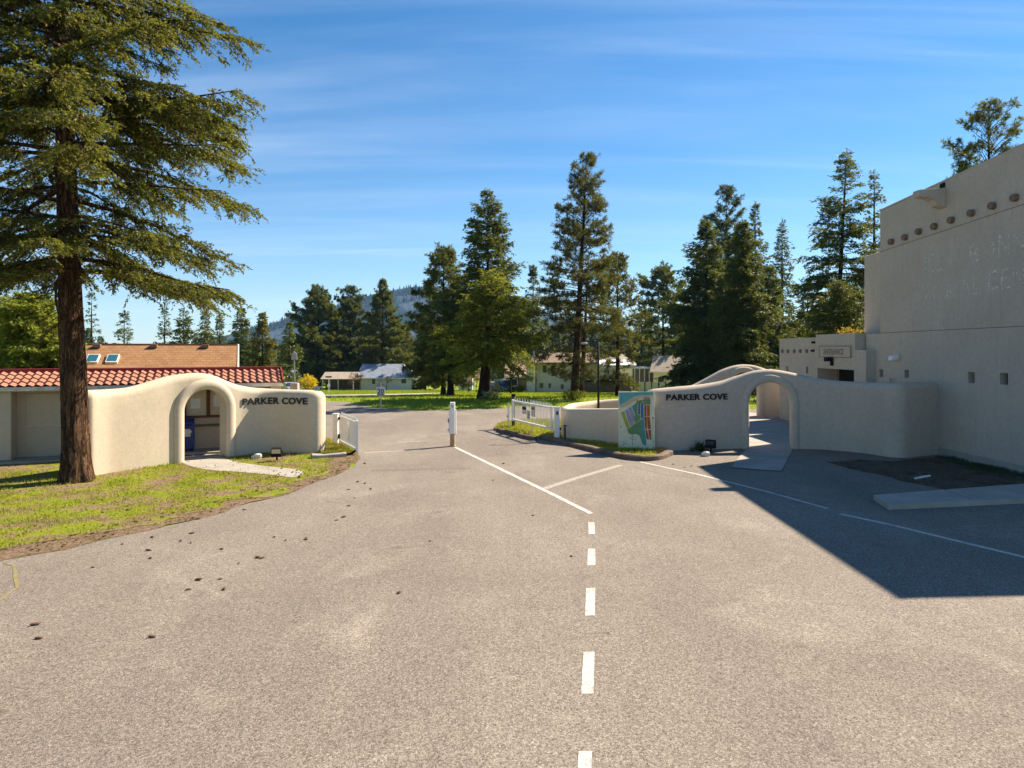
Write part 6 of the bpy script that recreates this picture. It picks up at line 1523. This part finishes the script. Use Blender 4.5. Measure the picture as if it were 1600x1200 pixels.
hz_ = MB(); hz_.box((-3600, -320, -60), (3600, 3900, 420)); t = NT('haze_air')
pv = t.n('ShaderNodeVolumePrincipled'); pv.inputs['Color'].default_value = (.30, .58, 1.0, 1); pv.inputs['Density'].default_value = .00007; pv.inputs['Anisotropy'].default_value = .1
t.l(pv.outputs[0], t.out.inputs['Volume']); tag(hz_.build('haze', t.m), 'thin bluish air haze', kind='stuff')
SAZ = math.atan2(.545, .839); SEL = R(41.2)     # towards the sun: right and behind the walls
sd = Vector((math.cos(SAZ) * math.cos(SEL), math.sin(SAZ) * math.cos(SEL), math.sin(SEL)))
sun = bpy.data.lights.new('sun', 'SUN'); sun.energy = 5.0; sun.angle = R(.53); sun.color = (1.0, .875, .71)
so = bpy.data.objects.new('sun', sun); COL.objects.link(so); so.rotation_euler = sd.to_track_quat('Z', 'Y').to_euler(); so.location = (40, 20, 60)

w = bpy.data.worlds.new('World'); SC.world = w; w.use_nodes = True; nt = w.node_tree; nt.nodes.clear()
def N(ty, **k):
    o = nt.nodes.new(ty)
    for a, b in k.items(): setattr(o, a, b)
    return o
sky = N('ShaderNodeTexSky', sky_type='NISHITA'); sky.sun_disc = False; sky.sun_elevation = SEL; sky.sun_rotation = math.pi / 2 - SAZ
sky.altitude = 400; sky.air_density = 1.0; sky.dust_density = .1; sky.ozone_density = 1.2
tint = N('ShaderNodeMix', data_type='RGBA', blend_type='MULTIPLY'); tint.inputs[0].default_value = 1; tint.inputs[7].default_value = (.80, .99, 1.12, 1)
hsv = N('ShaderNodeHueSaturation'); hsv.inputs['Saturation'].default_value = 1.2; hsv.inputs['Value'].default_value = 1.0
nt.links.new(sky.outputs[0], tint.inputs[6]); nt.links.new(tint.outputs[2], hsv.inputs['Color'])
tc = N('ShaderNodeTexCoord'); sx = N('ShaderNodeSeparateXYZ'); nt.links.new(tc.outputs['Generated'], sx.inputs[0])
def mth(op, a, b=0.0):
    m = N('ShaderNodeMath', operation=op)
    for i, v in enumerate((a, b)):
        if hasattr(v, 'links'): nt.links.new(v, m.inputs[i])
        else: m.inputs[i].default_value = v
    return m.outputs[0]
zc = mth('ADD', mth('MAXIMUM', sx.outputs[2], 0.0), .12)
cx_, cy_ = mth('DIVIDE', sx.outputs[0], zc), mth('DIVIDE', sx.outputs[1], zc)
cb = N('ShaderNodeCombineXYZ'); nt.links.new(cx_, cb.inputs[0]); nt.links.new(cy_, cb.inputs[1])
def wisps(rot, scl, loc, nscale, lo, hi, dist=1.2):
    mp_ = N('ShaderNodeMapping'); mp_.inputs['Rotation'].default_value = (0, 0, rot); mp_.inputs['Scale'].default_value = scl; mp_.inputs['Location'].default_value = loc
    nt.links.new(cb.outputs[0], mp_.inputs[0]); n = N('ShaderNodeTexNoise'); n.inputs['Scale'].default_value = nscale; n.inputs['Detail'].default_value = 7; n.inputs['Roughness'].default_value = .55; n.inputs['Distortion'].default_value = dist
    nt.links.new(mp_.outputs[0], n.inputs['Vector']); r = N('ShaderNodeMapRange'); r.interpolation_type = 'SMOOTHSTEP'; r.inputs[1].default_value = lo; r.inputs[2].default_value = hi
    nt.links.new(n.outputs['Fac'], r.inputs[0]); return r.outputs[0]
w1_ = wisps(-.30, (.16, 1.3, 1), (3, 1, 0), 1.0, .48, .84); w2_ = wisps(-.12, (.10, 1.1, 1), (9, 4, 0), 1.7, .46, .82, .6)
cl = mth('MULTIPLY', mth('ADD', mth('MULTIPLY', w1_, .7), mth('MULTIPLY', w2_, .6)), mth('ADD', .42, mth('MULTIPLY', mth('MAXIMUM', sx.outputs[0], 0.0), .55)))
mixc = N('ShaderNodeMix', data_type='RGBA'); hzf = mth('MULTIPLY', mth('POWER', mth('MAXIMUM', mth('SUBTRACT', 1.0, mth('MULTIPLY', mth('MAXIMUM', sx.outputs[2], 0.0), 2.6)), 0.0), 2.0), .34)
nt.links.new(mth('MINIMUM', mth('ADD', cl, hzf), .85), mixc.inputs[0]); nt.links.new(hsv.outputs[0], mixc.inputs[6]); mixc.inputs[7].default_value = (7.2, 8.2, 9.6, 1)
bg = N('ShaderNodeBackground'); bg.inputs['Strength'].default_value = .05; nt.links.new(mixc.outputs[2], bg.inputs[0])
wo = N('ShaderNodeOutputWorld'); nt.links.new(bg.outputs[0], wo.inputs[0])

cam = bpy.data.cameras.new('camera'); cam.lens = 24; cam.sensor_width = 36; cam.shift_y = -55 / 1600; cam.clip_end = 12000; cam.clip_start = .1
co = bpy.data.objects.new('camera', cam); COL.objects.link(co); co.location = (0, 0, H); co.rotation_euler = (R(90), 0, 0); SC.camera = co
SC.view_settings.view_transform = 'Standard'; SC.view_settings.look = 'None'; SC.view_settings.gamma = 1; SC.view_settings.use_curve_mapping = False
SC.view_settings.exposure = 1.42
SC.render.engine = 'CYCLES'; SC.cycles.max_bounces = 6; SC.cycles.transparent_max_bounces = 8; SC.cycles.use_denoising = True
